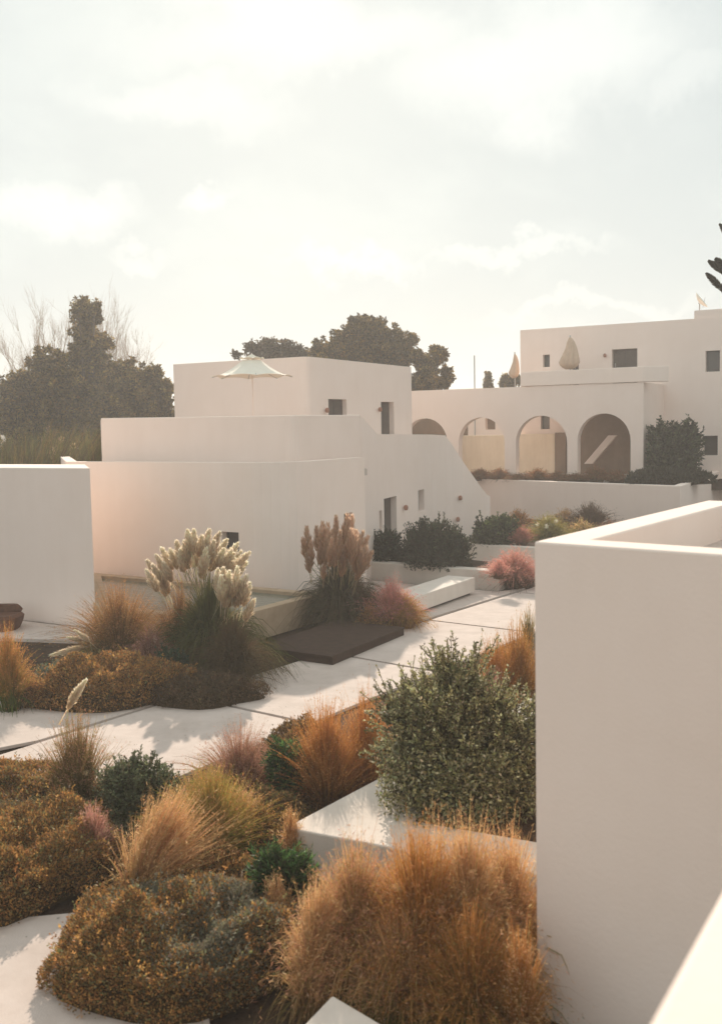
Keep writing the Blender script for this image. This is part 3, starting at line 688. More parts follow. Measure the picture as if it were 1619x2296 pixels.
def hummock(c, rx, ry, h, cols, label, n=26000, leaf=.045, lw=.018, probs=None, rot=0., name='flowering_mound', cat='shrub', spots=None):
    """low dense mound; spots = patches of a second colour"""
    c = np.array(c, float); mb = MB()
    a = rng.uniform(0, 2 * math.pi, n); q = np.sqrt(rng.uniform(0, 1, n))
    x = np.cos(a) * q; y = np.sin(a) * q
    edge = 1 + .07 * np.sin(3 * a + 1) + .06 * np.sin(5 * a + 2.2) + .03 * np.sin(11 * a)
    X = x * rx * edge; Y = y * ry * edge
    top = h * (1 - q ** 3.2) ** .7
    bb = np.stack([rng.uniform(-1, 1, 46) * rx, rng.uniform(-1, 1, 46) * ry], 1); ba = rng.uniform(-.16, .26, 46); bs = rng.uniform(.06, .15, 46)
    bump = sum(ba[i] * np.exp(-((X - bb[i, 0]) ** 2 + (Y - bb[i, 1]) ** 2) / (2 * bs[i] ** 2)) for i in range(46))
    top = top * (1 + bump)
    lump = 1 + .16 * np.sin(X * 5.1 + 1) * np.sin(Y * 4.3) + .10 * np.sin(X * 11) * np.sin(Y * 9 + 2)
    depth = np.where(q > .93, rng.uniform(0, 1, n) ** .5, 1 - .22 * rng.uniform(0, 1, n) ** 1.5)
    Z = np.maximum(.01, top * lump * depth + np.where(q > .85, rng.uniform(0, .12, n), 0))
    g = np.stack([x * q ** 2 / rx, y * q ** 2 / ry, np.full(n, .55 / h)], 1)
    cr, sr = math.cos(rot), math.sin(rot); pos = np.stack([X * cr - Y * sr, X * sr + Y * cr, Z], 1)
    C = mixc(cols, n, probs, .35)
    if spots:
        for (sx, sy, sr_, sc_) in spots:
            dd = np.hypot(pos[:, 0] - sx, pos[:, 1] - sy) + rng.normal(0, .18, n); k = dd < sr_; C[k] = mixc([sc_], k.sum(), None, .35)
    sc = max(1., c[1] / 14)
    d = unit(g) + rng.normal(0, .55, (n, 3))
    tw = n // 160; k_ = rng.integers(0, n, tw); tp_ = pos[k_]; td = unit(unit(g)[k_] + rng.normal(0, .35, (tw, 3)) + np.array([0, 0, .4])); tl = rng.uniform(.06, .16, tw); m_ = tw * 9; jj_ = np.repeat(np.arange(tw), 9)
    leafquads(mb, tp_[jj_] + td[jj_] * (tl[jj_] * rng.uniform(0, 1, m_))[:, None], td[jj_] * .6 + rng.normal(0, .5, (m_, 3)), leaf * sc ** .7, lw * sc ** .7, C[k_][jj_] * 1.15)
    leafquads(mb, pos, d, leaf * sc ** .7 * rng.choice([.5, .8, 1., 1.3, 2.0], n, p=[.2, .3, .25, .17, .08]), lw * sc ** .7 * rng.uniform(.6, 1.5, n), C)
    # solid core so the ground does not show through
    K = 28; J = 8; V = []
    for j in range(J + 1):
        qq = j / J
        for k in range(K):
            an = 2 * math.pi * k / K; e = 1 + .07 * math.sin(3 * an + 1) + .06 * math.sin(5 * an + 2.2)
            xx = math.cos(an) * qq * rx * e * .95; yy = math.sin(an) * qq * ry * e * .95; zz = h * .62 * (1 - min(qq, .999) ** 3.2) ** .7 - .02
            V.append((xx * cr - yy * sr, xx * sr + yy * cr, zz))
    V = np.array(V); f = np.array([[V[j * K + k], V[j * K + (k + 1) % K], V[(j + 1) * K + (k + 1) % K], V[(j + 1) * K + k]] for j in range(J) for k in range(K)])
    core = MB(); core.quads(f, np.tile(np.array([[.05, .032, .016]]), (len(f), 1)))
    root = empty(name, tuple(c), label, cat)
    mb.build('foliage', 'leaf', root); core.build('woody_core', 'core', root)
    return root

def plume_mesh(tip, bot, width, col, parent, m=620, off=(0, 0, 0), soft=1.):
    tip = np.array(tip); bot = np.array(bot); ax = tip - bot; L = np.linalg.norm(ax); u = ax / L
    t = rng.beta(1.15, 1.25, m); prof = np.clip((t + .08) / .3, 0, 1) ** .8 * np.clip((1.04 - t) / .74, 0, 1) ** .75
    o = unit(np.cross(u, rng.normal(size=(m, 3)))); bend = np.array([u[0], 0, -abs(u[0]) * .4]) * L * .12
    pos = bot + ax * t[:, None] * .93 + bend * (t ** 2)[:, None] + o * (width * .30 * prof * rng.uniform(0, 1, m))[:, None]
    d = u * 1.0 + o * .38 + rng.normal(0, .1, (m, 3))
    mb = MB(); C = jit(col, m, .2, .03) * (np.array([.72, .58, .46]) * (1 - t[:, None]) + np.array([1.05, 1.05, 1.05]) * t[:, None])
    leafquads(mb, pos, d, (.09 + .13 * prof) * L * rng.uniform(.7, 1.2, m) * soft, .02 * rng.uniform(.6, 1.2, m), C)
    Pm = np.array([bot - ax * .5, bot, bot + ax * .9])[None]; mb.ribbon(Pm, np.array([[.014, .012, .004]]), np.array([[1., 0, 0]]), grad((.35, .28, .14), col, 1, 3))
    return mb.build('plume', 'plume', parent, off)

# ------------------------------------------------------------------ pampas grasses
def pampas(px, by, ty, hw, label, plumes, Yp, z=0., n=1500, green=DKGREEN, tipc=OLIVE, name='pampas_grass', gold=None, pcol=CREAM, arch=.7, m=620):
    p, h, r = spot(px, by, ty, hw, z); p = p + np.array([0, r * .4, 0])
    root = empty(name, tuple(p), label, 'pampas grass')
    mb = MB(); P = stems(n, p, h, r, .22, arch, (0, 0), 8, (.45, 1.), 1.4); blades(mb, P, .018, green, tipc, .35)
    P = stems(n // 2, p, h * .62, r * 1.25, .2, 1.0, (0, 0), 8, (.5, 1.), 1.2); blades(mb, P, .016, green, tipc, .35)
    if gold:
        az = rng.uniform(-.75, .25, 420); P = stems(420, p, h * .72, r * .98, .3, 1.15, (0, 0), 9, (.5, 1.), 1.15, az); blades(mb, P, .014, tipc, gold, .3)
    for (tx, tyy, bx, byy, w, dY) in plumes:      # stalks from the clump to each plume
        b = DD(bx, byy, Yp + dY); q = np.linspace(0, 1, 6)[:, None]; a0 = p + np.array([rng.uniform(-.2, .2), rng.uniform(-.15, .15), 0])
        mid = a0 * (1 - q) + b * q; mid[:, :2] -= ((b - a0)[:2] * .25)[None] * np.sin(np.pi * q); mb.ribbon(mid[None], np.full((1, 6), .014), np.array([[1., 0, 0]]), grad((.16, .15, .06), (.35, .28, .14), 1, 6))
    mb.build('leaves', 'grass', root, p)
    for (tx, tyy, bx, byy, w, dY) in plumes:
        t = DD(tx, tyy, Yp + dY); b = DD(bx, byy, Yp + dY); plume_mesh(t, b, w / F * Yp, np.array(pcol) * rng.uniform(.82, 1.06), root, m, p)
    return root
def cr(x, y): return 291 + .22 * x, 1133 + .22 * y
PLA = []
fan = [(590, 235, 640), (655, 230, 660), (735, 290, 700), (812, 225, 740), (915, 255, 800), (985, 330, 850), (1095, 365, 920), (1215, 460, 960), (1185, 560, 960), (480, 345, 560), (415, 425, 520), (330, 415, 470), (275, 490, 430), (185, 545, 350), (178, 640, 330), (560, 345, 600), (860, 345, 790), (955, 420, 860), (1130, 450, 930), (700, 360, 680), (640, 380, 640), (780, 420, 740), (520, 430, 560), (1060, 470, 880), (240, 590, 380), (300, 690, 400), (880, 450, 800)]
for i, (tx, ty_, bx) in enumerate(fan):
    L = 300 + (i * 37 % 60); dx = (bx - tx); k = L / math.hypot(dx * 1.1, 400)
    b = (tx + dx * k, ty_ + 400 * k * .8); PLA.append((*cr(tx, ty_), *cr(*b), 33, (i % 7 - 3) * .2))
    if i % 3 == 0: PLA.append((*cr(tx + (620 - tx) * .16 + 18, ty_ + 75), *cr(b[0] + (620 - b[0]) * .16 + 10, b[1] + 60), 30, -.35 + (i % 5) * .1))
for (tx, ty_, bx, by_) in ((900, 635, 905, 900), (955, 620, 940, 930), (1015, 655, 985, 960), (1100, 615, 1050, 960), (1190, 690, 1120, 1020), (1222, 765, 1150, 1040), (935, 700, 930, 990), (1060, 720, 1010, 1050), (1140, 730, 1080, 1050), (985, 800, 975, 1050)):
    PLA.append((*cr(tx, ty_), *cr(bx, by_), 34, -1.3 + rng.uniform(-.15, .15)))
PLA.append((*cr(1268, 935), *cr(1170, 1195), 26, -1.4))
pampas(465, 1510, 1258, 142, 'tall pampas grass with many creamy white plumes in front of the pool', PLA, 21.2, gold=(.46, .36, .15), n=3200)
PLB = []
for (tx, ty_, bx, by_, w) in ((330, 195, 345, 500, 20), (285, 320, 330, 560, 14), (430, 200, 440, 480, 18), (490, 150, 480, 480, 22), (545, 160, 530, 500, 20), (630, 90, 620, 420, 14), (700, 200, 670, 560, 26), (745, 70, 720, 420, 24), (790, 80, 750, 480, 24), (840, 260, 790, 560, 26), (895, 240, 820, 600, 26), (950, 290, 850, 560, 24), (870, 330, 800, 640, 22), (660, 340, 650, 600, 22), (470, 420, 470, 620, 18), (590, 240, 580, 500, 18)):
    x = (950 + tx * .3397) / 1.5442; y = (1750 + ty_ * .3397) / 1.5442; bx = (950 + bx * .3397) / 1.5442; by2 = (1750 + by_ * .3397) / 1.5442
    PLB.append((x, y, bx, by2, w, rng.uniform(-.4, .4)))
    PLB[-1] = PLB[-1][:4] + (PLB[-1][4] * 1.45,) + PLB[-1][5:]
    PLB.append((x + 9, y + 34, bx + 7, by2 + 30, w * 1.3, -.5 + rng.uniform(-.2, .2)))
pampas(762, 1402, 1195, 112, 'pampas grass with dull tan plumes beside the dark deck, against the villa corner', PLB, 24.9, pcol=(.74, .53, .38), tipc=(.14, .10, .05), n=2400, m=420)
# lone plumes over the brown mound
def lone(name, items, base, Yp, label, blade_h=.5):
    p = G(*base); root = empty(name, tuple(p), label, 'pampas grass'); mb = MB()
    P = stems(90, p, blade_h, .3, .2, .8, (0, 0), 7, (.5, 1.)); blades(mb, P, .012, OLIVE, (.3, .24, .1))
    for (tx, tyy, bx, byy, w) in items:
        b = DD(bx, byy, Yp); q = np.linspace(0, 1, 6)[:, None]; mid = p * (1 - q) + b * q; mb.ribbon(mid[None], np.full((1, 6), .012), np.array([[1., 0, 0]]), grad(OLIVE, (.35, .28, .14), 1, 6))
    mb.build('leaves', 'grass', root, p)
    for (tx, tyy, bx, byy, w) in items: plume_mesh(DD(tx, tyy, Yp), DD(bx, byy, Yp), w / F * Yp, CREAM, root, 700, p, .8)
lone('pampas_grass', [(191, 1519, 152, 1590, 26)], (150, 1760), 14.2, 'single white pampas plume standing in front of the brown mound')
lone('pampas_grass', [(118, 1467, 192, 1450, 18), (153, 1427, 186, 1436, 14), (170, 1410, 203, 1440, 13)], (215, 1500), 20.2, 'three drooping white plumes at the left rim of the brown mound')

# ------------------------------------------------------------------ foreground planting
hg = haze_grass
FZ_O = [(.62, .30, .10), (.70, .40, .17), (.48, .20, .065)]; FZ_T = [(.80, .54, .30), (.70, .43, .21), (.56, .30, .13)]; FZ_P = [(.60, .30, .24), (.52, .27, .19), (.60, .38, .25)]
FZ_MP = [(.62, .33, .2), (.54, .24, .15), (.66, .4, .21), (.34, .23, .07)]
hg(800, 2290, 1880, 170, OLIVE, TAN, FZ_MP, 'hazy pinkish tan grass clump left of the big bottom right grasses', n=2300, fz=26000, fl=.05, fw=.006, arch=.5, t0=.3)
hg(945, 2310, 1850, 180, (.17, .18, .03), ORANGE, FZ_O, 'tall olive and orange grass in the bottom centre, below the bush', n=2600, fz=22000, fl=.045, fw=.006, spikes=40, spike_c=(.72, .48, .25), arch=.45, t0=.3)
hg(1060, 2290, 1835, 185, (.17, .14, .035), TAN, FZ_T, 'tall tan feathery grass below the big bush, next to the white wall', n=2400, fz=22000, fl=.045, fw=.006, spikes=90, spike_c=(.76, .52, .29), arch=.5, t0=.3)
hg(1150, 2250, 1850, 150, (.15, .13, .04), TAN, FZ_T, 'feathery tan grass tucked against the right white wall', n=1900, fz=15000, fl=.045, fw=.006, spikes=60, spike_c=(.76, .52, .29), arch=.5, t0=.3)
hg(1070, 2400, 2040, 180, (.14, .15, .03), ORANGE, FZ_O + [(.17, .16, .045)], 'brown olive grass filling the bottom edge at right', n=2200, fz=16000, fl=.035, fw=.006, arch=.5, t0=.25)
hg(700, 2300, 1975, 95, (.28, .17, .07), TAN, FZ_T, 'pale tan grass leaning over the corner of the low wall at the bottom', n=1500, fz=12000, fl=.045, fw=.006, lean=(.08, 0), t0=.3)
hg(905, 2340, 2040, 150, (.13, .15, .03), TAN, FZ_MP, 'low brown grass just behind the pointed wall corner at the bottom', n=1500, fz=12000, fl=.035, fw=.006, t0=.25)
hg(990, 2290, 1885, 270, (.2, .18, .05), TAN, FZ_T + [(.8, .45, .3)], 'loose golden haze of fine seed heads spread over all the bottom centre grasses', n=1500, fz=26000, fl=.055, fw=.005, arch=.6, t0=.35, root=.6, hv=(.6, 1.1))
MC = [(.42, .21, .065), (.30, .15, .05), (.15, .085, .036), (.54, .30, .10), (.22, .20, .085)]; MP_ = [.24, .24, .2, .14, .18]
gA = (.22, .20, .135)
hummock(G(415, 2150), 1.22, 1.05, .50, MC, 'large round mound of brown rusty flowers with grey green patches, bottom left of centre', n=85000, leaf=.027, lw=.013, probs=MP_, spots=[(.55, .25, .35, gA), (.3, -.5, .32, gA), (-.35, .45, .25, gA)])
hummock(G(60, 1950), .95, 1.35, .52, MC, 'rusty brown mound at the left edge above the pale paving', n=70000, leaf=.028, lw=.013, probs=MP_, spots=[(-.2, 1.0, .4, (.16, .12, .06))])
hummock(G(0, 1800) + np.array([.1, .0, 0]), 1.0, .8, .42, MC, 'brown mound on the left edge just below the slabs', n=22000, leaf=.035, lw=.016, probs=MP_)
hg(165, 1830, 1605, 95, (.07, .08, .02), (.30, .19, .08), FZ_MP, 'upright green and brown tuft over the left end of the path', n=900, fz=5500, arch=.2, expo=1.3, spikes=14, spike_c=(.5, .38, .22), t0=.3)
SG = [(.12, .14, .075), (.07, .08, .04), (.2, .21, .12), (.14, .15, .07)]
shrub(318, 1885, 1712, 98, SG, 'low grey green shrub between the rusty mound and the orange grass', n=16000, leaf=.04, lw=.015, sprig=.14, top_sprigs=40)
hg(205, 1960, 1800, 60, BROWN, PINK, FZ_P, 'small dusky pink grass behind the rusty left mound', n=500, fz=5000, fl=.03)
hg(465, 1960, 1730, 140, (.17, .19, .03), (.42, .28, .08), FZ_O + [(.30, .28, .06), (.24, .24, .05)], 'broad orange and olive grass in the middle of the left foreground', n=1700, fz=13000, fl=.04, arch=.25)
hg(310, 2040, 1790, 115, (.38, .22, .09), TAN, FZ_T, 'tan grass sheaf fanning up to the right below the grey green shrub', n=1300, fz=8000, lean=(.32, 0), fl=.05, arch=.1)
hg(540, 1910, 1765, 80, OLIVE, TAN, FZ_T, 'pale tipped tan tuft left of the sharp white rim corner', n=700, fz=4500)
hg(535, 1815, 1632, 140, BROWN, (.42, .22, .13), FZ_P, 'pink muhly grass at the path edge in the left foreground', n=1000, fz=15000, fl=.035, fw=.005, t0=.35)
GS = [(.07, .15, .045), (.045, .09, .03), (.11, .2, .06), (.035, .05, .02)]
shrub(655, 1815, 1665, 58, GS, 'bright green small shrub beside the orange grass at the path', n=6000, leaf=.09, lw=.016, sprig=.14, top_sprigs=26)
shrub(642, 2085, 1908, 66, GS, 'bright green shrub just below the sharp corner of the white rim', n=7500, leaf=.085, lw=.014, sprig=.14, top_sprigs=30)
hummock(G(655, 1720), .5, .6, .42, [(.26, .15, .06), (.2, .1, .04), (.13, .09, .035)], 'small orange brown mound at the path edge', n=9000, leaf=.04, lw=.015)
hg(735, 1830, 1575, 100, (.22, .10, .03), ORANGE, FZ_O, 'tall orange grass left of the big bush, in front of the path', n=1300, fz=10000, fl=.035, arch=.2, t0=.35)
hg(825, 1800, 1545, 90, (.24, .10, .03), ORANGE, FZ_O, 'orange grass touching the left side of the big bush', n=1000, fz=8000, fl=.035, arch=.2, t0=.35)
hg(590, 1925, 1775, 60, DKGREEN, BROWN, FZ_O, 'dark arching grass with a few pale foxtails beside the rim corner', n=700, fz=1500, arch=.9, spikes=16, spike_c=(.58, .38, .2))
hg(655, 1960, 1800, 34, (.38, .18, .06), (.5, .28, .1), FZ_T, 'thin orange tan tuft right at the sharp rim corner', n=260, fz=1800)
hg(1175, 2420, 2060, 60, (.12, .10, .03), ORANGE, FZ_T, 'brown tan grass at the foot of the right white wall, lowest at right', n=700, fz=5000, fl=.03, fw=.006)
hg(620, 2120, 1960, 45, (.2, .12, .05), TAN, FZ_T, 'short tan tuft between the bright green shrub and the pinkish grasses', n=500, fz=3000)
hummock(G(455, 2000), .75, .45, .34, MC, 'small dark rusty mound behind the big round mound', n=12000, leaf=.034, lw=.015)
hummock(G(600, 1880), .55, .45, .34, [(.2, .12, .05), (.13, .08, .035), (.09, .085, .035)], 'small dull brown mound left of the sharp rim corner', n=9000, leaf=.034, lw=.015)
hummock(G(330, 1800), .9, .35, .22, [(.2, .12, .05), (.13, .08, .035), (.1, .09, .04)], 'low brown mound along the path edge behind the grey green shrub', n=9000, leaf=.034, lw=.015)
hummock(G(760, 1800), 1.0, .5, .25, [(.2, .1, .04), (.13, .07, .03)], 'low brown mound below the orange grasses left of the white rim', n=9000, leaf=.034, lw=.015)
hummock(G(450, 1585) + np.array([0, .6, 0]), 1.0, .8, .35, [(.12, .07, .035), (.09, .06, .03), (.16, .1, .05)], 'low dark mound at the foot of the white pampas along the path', n=14000, leaf=.034, lw=.016)
# big bush
OLV = [(.32, .30, .14), (.19, .18, .08), (.46, .43, .25), (.56, .52, .34), (.09, .085, .04)]
shrub(1035, 1835, 1462, 210, OLV, 'big rounded grey green bush growing over the white rim in front of the path', z=.38, n=56000, leaf=.042, lw=.018, sprig=.24, probs=[.3, .24, .2, .12, .14], top_sprigs=90, yo=.25,
      blob=[(-.35, .1, .36), (0, .1, .5), (.5, .1, .45), (.05, .38, .62), (-.55, .38, .34), (-.64, .60, .25), (-.28, .68, .27), (-.1, .84, .2), (.1, .78, .24), (.32, .62, .28), (.6, .45, .36), (.85, .3, .36), (-.42, .25, .4), (.2, .3, .58), (.8, .46, .28), (-.2, .55, .5)], pw=.8)
# right bed
hg(1112, 1600, 1430, 60, (.3, .13, .03), (.46, .20, .05), FZ_O, 'pointed orange grass right of the bush, the left one of two by the wall', n=700, fz=6000, fl=.035, t0=.25, arch=.1)
hg(1165, 1590, 1395, 75, (.2, .10, .03), (.48, .22, .05), FZ_O + [(.55, .33, .12)], 'rounded orange grass against the edge of the right white wall', n=900, fz=8000, fl=.035, t0=.25, arch=.2)
hg(1108, 1625, 1498, 48, BROWN, PINK, FZ_P, 'small pink grass in front of the pointed orange grass', n=500, fz=5000, fl=.03, t0=.3)
hg(1150, 1640, 1540, 45, (.34, .2, .07), GOLD, FZ_T, 'pale gold tuft behind the right side of the big bush', n=400, fz=3500, fl=.03)
hg(1186, 1470, 1350, 22, OLIVE, (.26, .2, .08), FZ_T, 'thin green tuft on the path side beside the white wall edge', n=160, fz=500, arch=.2)

# ------------------------------------------------------------------ bed between pool and path
hummock(G(215, 1590) + np.array([0, .9, 0]), 1.55, 1.15, .62, MC, 'wide rusty brown mound under the white pampas grass on the far side of the path', n=45000, leaf=.034, lw=.016, probs=[.34, .26, .2, .12, .08], spots=[(-1.0, .1, .3, (.13, .15, .10))])
hg(255, 1500, 1300, 140, (.12, .11, .03), (.34, .16, .06), FZ_O + [(.45, .22, .12)], 'orange hazy grass in front of the white left block and pool', n=1500, fz=16000, fl=.04, fw=.006, t0=.3)
hg(400, 1500, 1300, 95, BROWN, (.30, .15, .06), FZ_O, 'brown grass under the left side of the white plumes', n=900, fz=5000, fl=.04, fw=.006, t0=.3)
hg(335, 1530, 1375, 90, BROWN, (.33, .16, .11), [(.42, .24, .18), (.34, .18, .14)], 'purple tinged fountain grass with arching foxtails in front of the pampas', n=900, fz=3000, arch=.9, spikes=60, spike_c=(.62, .42, .32))
shrub(388, 1548, 1450, 42, [(.04, .07, .035), (.05, .09, .05), (.03, .045, .02)], 'small dark green shrub below the foxtail grass', n=4500, leaf=.05, lw=.02, sprig=.12, top_sprigs=12)
hg(520, 1545, 1350, 115, (.07, .055, .025), (.14, .085, .04), [(.16, .10, .05), (.12, .10, .04), (.2, .12, .05)], 'low dark brown grass filling the bed edge under the pampas', n=1600, fz=5000, arch=.7, t0=.2)
hg(15, 1600, 1392, 62, (.09, .13, .02), ORANGE, FZ_O + [(.14, .18, .03)], 'orange and green grass at the left edge by the wicker seat', n=900, fz=6500, fl=.04, t0=.3)
hg(60, 1590, 1500, 60, BROWN, (.2, .12, .05), FZ_O, 'low brown grass at the far left end of the bed', n=500, fz=2500, arch=.6)
# behind the deck
hg(800, 1405, 1290, 100, (.09, .06, .03), (.18, .10, .06), [(.2, .11, .07), (.16, .11, .05)], 'dark brown grass skirt below the tan pampas behind the deck', n=1400, fz=5000, arch=.5, t0=.25)
hg(880, 1412, 1290, 72, BROWN, PINK, [(.70, .30, .26), (.62, .26, .22)], 'rose pink muhly grass behind the gold tuft by the bench', n=700, fz=8500, fl=.04, fw=.007, t0=.35)
hg(912, 1412, 1318, 56, (.3, .15, .04), GOLD, [(.55, .33, .10), (.46, .24, .07)], 'gold grass tuft at the near end of the white bench', n=800, fz=6500, fl=.04, t0=.25, arch=.6)
hg(832, 1412, 1345, 40, BROWN, (.3, .17, .07), FZ_O, 'small brown tuft at the back edge of the dark deck', n=500, fz=2800, arch=.7)
DG = [(.04, .052, .028), (.028, .034, .018), (.065, .078, .04), (.05, .045, .025)]
shrub(984, 1278, 1160, 82, DG, 'large dark green shrub behind the low planter wall, in front of the villa stair', z=.42, n=15000, leaf=.05, lw=.02, sprig=.2, top_sprigs=60, yo=.5)
shrub(868, 1266, 1196, 40, DG, 'smaller dark shrub in front of the lower villa door', z=.42, n=6000, leaf=.05, lw=.02, sprig=.18, top_sprigs=24)
shrub(930, 1270, 1212, 30, DG, 'lowest dark shrub between the villa door and the large dark shrub', z=.42, n=4000, leaf=.05, lw=.02, sprig=.16, top_sprigs=20)
hg(1160, 1322, 1226, 90, BROWN, PINK, [(.70, .31, .26), (.62, .27, .22), (.6, .33, .24)], 'wide rose pink muhly grass beside the low planter corner', n=1100, fz=13000, fl=.045, fw=.007, t0=.45, arch=.5)
hg(1120, 1300, 1250, 30, BROWN, PINK, [(.7, .33, .27)], 'small pink tuft spilling over the planter wall corner', z=.42, n=300, fz=2500, fl=.04)
# far bed under the arcade
shrub(1112, 1224, 1166, 55, [(.06, .075, .03), (.04, .048, .022), (.10, .12, .045)], 'low green shrub beside the end of the curved stair wall', z=.5, n=7000, leaf=.06, lw=.025, sprig=.16, top_sprigs=20)
hg(1172, 1226, 1178, 30, BROWN, PINK, [(.45, .18, .13)], 'faded pink tuft between green plants in the far bed', z=.5, n=300, fz=2500)
hg(1235, 1222, 1152, 62, (.13, .14, .03), (.3, .24, .06), [(.3, .25, .07), (.38, .28, .1)], 'yellow green grass in the far bed above the right parapet', z=.5, n=900, fz=5000, spikes=10)
hg(1165, 1190, 1138, 36, BROWN, (.25, .12, .05), FZ_O, 'small red brown grass against the far retaining wall', z=.5, n=400, fz=2500)
hg(1268, 1190, 1138, 38, OLIVE, TAN, FZ_T, 'grass with pale upright plumes in the far bed', z=.5, n=400, fz=1500, spikes=40, spike_c=(.66, .5, .34))
hg(1328, 1195, 1126, 60, (.09, .055, .03), (.16, .09, .05), [(.17, .10, .06), (.22, .12, .07)], 'dark brown grass mound against the far retaining wall at right', z=.5, n=900, fz=5000)
hg(1310, 1215, 1160, 50, OLIVE, (.3, .25, .07), FZ_T, 'low yellow green tuft right behind the parapet edge', z=.5, n=400, fz=2200)
hg(1370, 1205, 1165, 40, BROWN, (.4, .2, .1), FZ_P, 'last pinkish tuft at the right end of the far bed', z=.5, n=300, fz=1800)
# planting on the retaining wall
for i, (x, t) in enumerate(((1080, 1046), (1122, 1042), (1165, 1052), (1208, 1046), (1252, 1050), (1295, 1050), (1340, 1040), (1385, 1046))):
    lab = ['first brown clump from the left under the arches', 'orange clump under the second arch', 'brown clump at the foot of the pier left of the third arch', 'dark clump in the middle of the third arch', 'brown clump at the right side of the third arch',
           'brown clump at the foot of the pier before the fourth arch', 'brown clump under the sloping rail in the fourth arch', 'last brown clump at the right of the fourth arch'][i]
    hg(x, 1078 + i * .8, t + 4 + (i % 3) * 4, 36, (.13, .08, .04), (.34, .15, .07), [(.38, .18, .09), (.26, .12, .07), (.18, .15, .06)], lab, z=2.05, n=420, fz=3000)['group'] = 'low brown clumps along the arcade'
VG = [(.05, .062, .03), (.032, .038, .02), (.085, .095, .045)]
shrub(1515, 1080, 935, 62, VG, 'tall dark climbing shrub on the wall right of the arches', z=2.05, n=11000, leaf=.08, lw=.04, sprig=.3, top_sprigs=60, name='climbing_shrub', yo=.3)
hummock(G(1512, 1088, 2.1) + np.array([0, .9, 0]), 1.75, .8, .55, [(.04, .04, .022), (.06, .055, .03)], 'low dark mound spreading under the climbing shrub', n=9000, leaf=.05, lw=.03)

def litter():
    mb = MB(); pts = []
    for (a, b, n, w) in (((-4.6, 16.2), (-1.9, 20.6), 90, .22), ((-4.6, 14.2), (1.0, 19.6), 120, .2), ((1.6, 20.4), (3.6, 23.4), 50, .2), ((-3.0, 10.0), (-2.2, 8.1), 24, .12), ((.9, 23.4), (3.1, 28.6), 50, .3), ((-.8, 11.0), (.6, 10.2), 10, .25)):
        a = np.array(a); b = np.array(b); t = rng.uniform(0, 1, n)[:, None]; q = a * (1 - t) + b * t; nn = np.array([-(b - a)[1], (b - a)[0]]); nn /= np.linalg.norm(nn); q = q + nn * rng.normal(0, w, (n, 1)); pts.append(q)
    q = np.concatenate(pts); n = len(q); pos = np.concatenate([q, np.full((n, 1), .006)], 1); pos[-10:, 2] = .456
    d = rng.normal(size=(n, 3)); d[:, 2] = np.abs(d[:, 2]) * .12
    dd = unit(d); s_ = unit(np.cross(dd, np.array([0, 0, 1.]))); L = rng.uniform(.015, .045, n)[:, None]; W = rng.uniform(.004, .01, n)[:, None]; m = pos + dd * L * .5
    mb.quads(np.stack([pos, m + s_ * W, pos + dd * L, m - s_ * W], 1), mixc([(.3, .18, .08), (.2, .12, .05), (.4, .28, .14), (.12, .1, .05)], n)); o = mb.build('fallen_leaves', 'leaf'); tag(o, 'scattered dry leaf litter along the edges of the pale paving', 'leaves', None, 'stuff')
litter()
# ------------------------------------------------------------------ trees
def branch_tree(root, base, h, spread, nb, levels, col, w0, up=.9, name='branches'):
    """bare branching skeleton as ribbons crossed twice"""
    mb = MB(); tips = []
    def grow(p, d, L, w, lev):
        k = 5; q = [p]; dd = d.copy()
        for i in range(k - 1): dd = unit(dd + rng.normal(0, .10, 3) + np.array([0, 0, .05])); q.append(q[-1] + dd * L / (k - 1))
        P = np.array(q)[None]; W = np.linspace(w, w * .55, k)[None]
        for s in ((1., 0, 0), (0, 1., 0)): mb.ribbon(P, W, np.array([s]), grad(col, col, 1, k, .15))
        if lev == 0: tips.append(q[-1]); return
        for j in range(nb):
            i = rng.integers(2, k); dv = unit(dd * up + rng.normal(0, spread, 3) + np.array([0, 0, .25])); grow(q[i], dv, L * rng.uniform(.55, .8), w * .55, lev - 1)
        tips.append(q[-1])
    grow(np.array(base, float) * 0., np.array([0, 0, 1.]), h, w0, levels)
    mb.build(name, 'leaf', root); return np.array(tips)
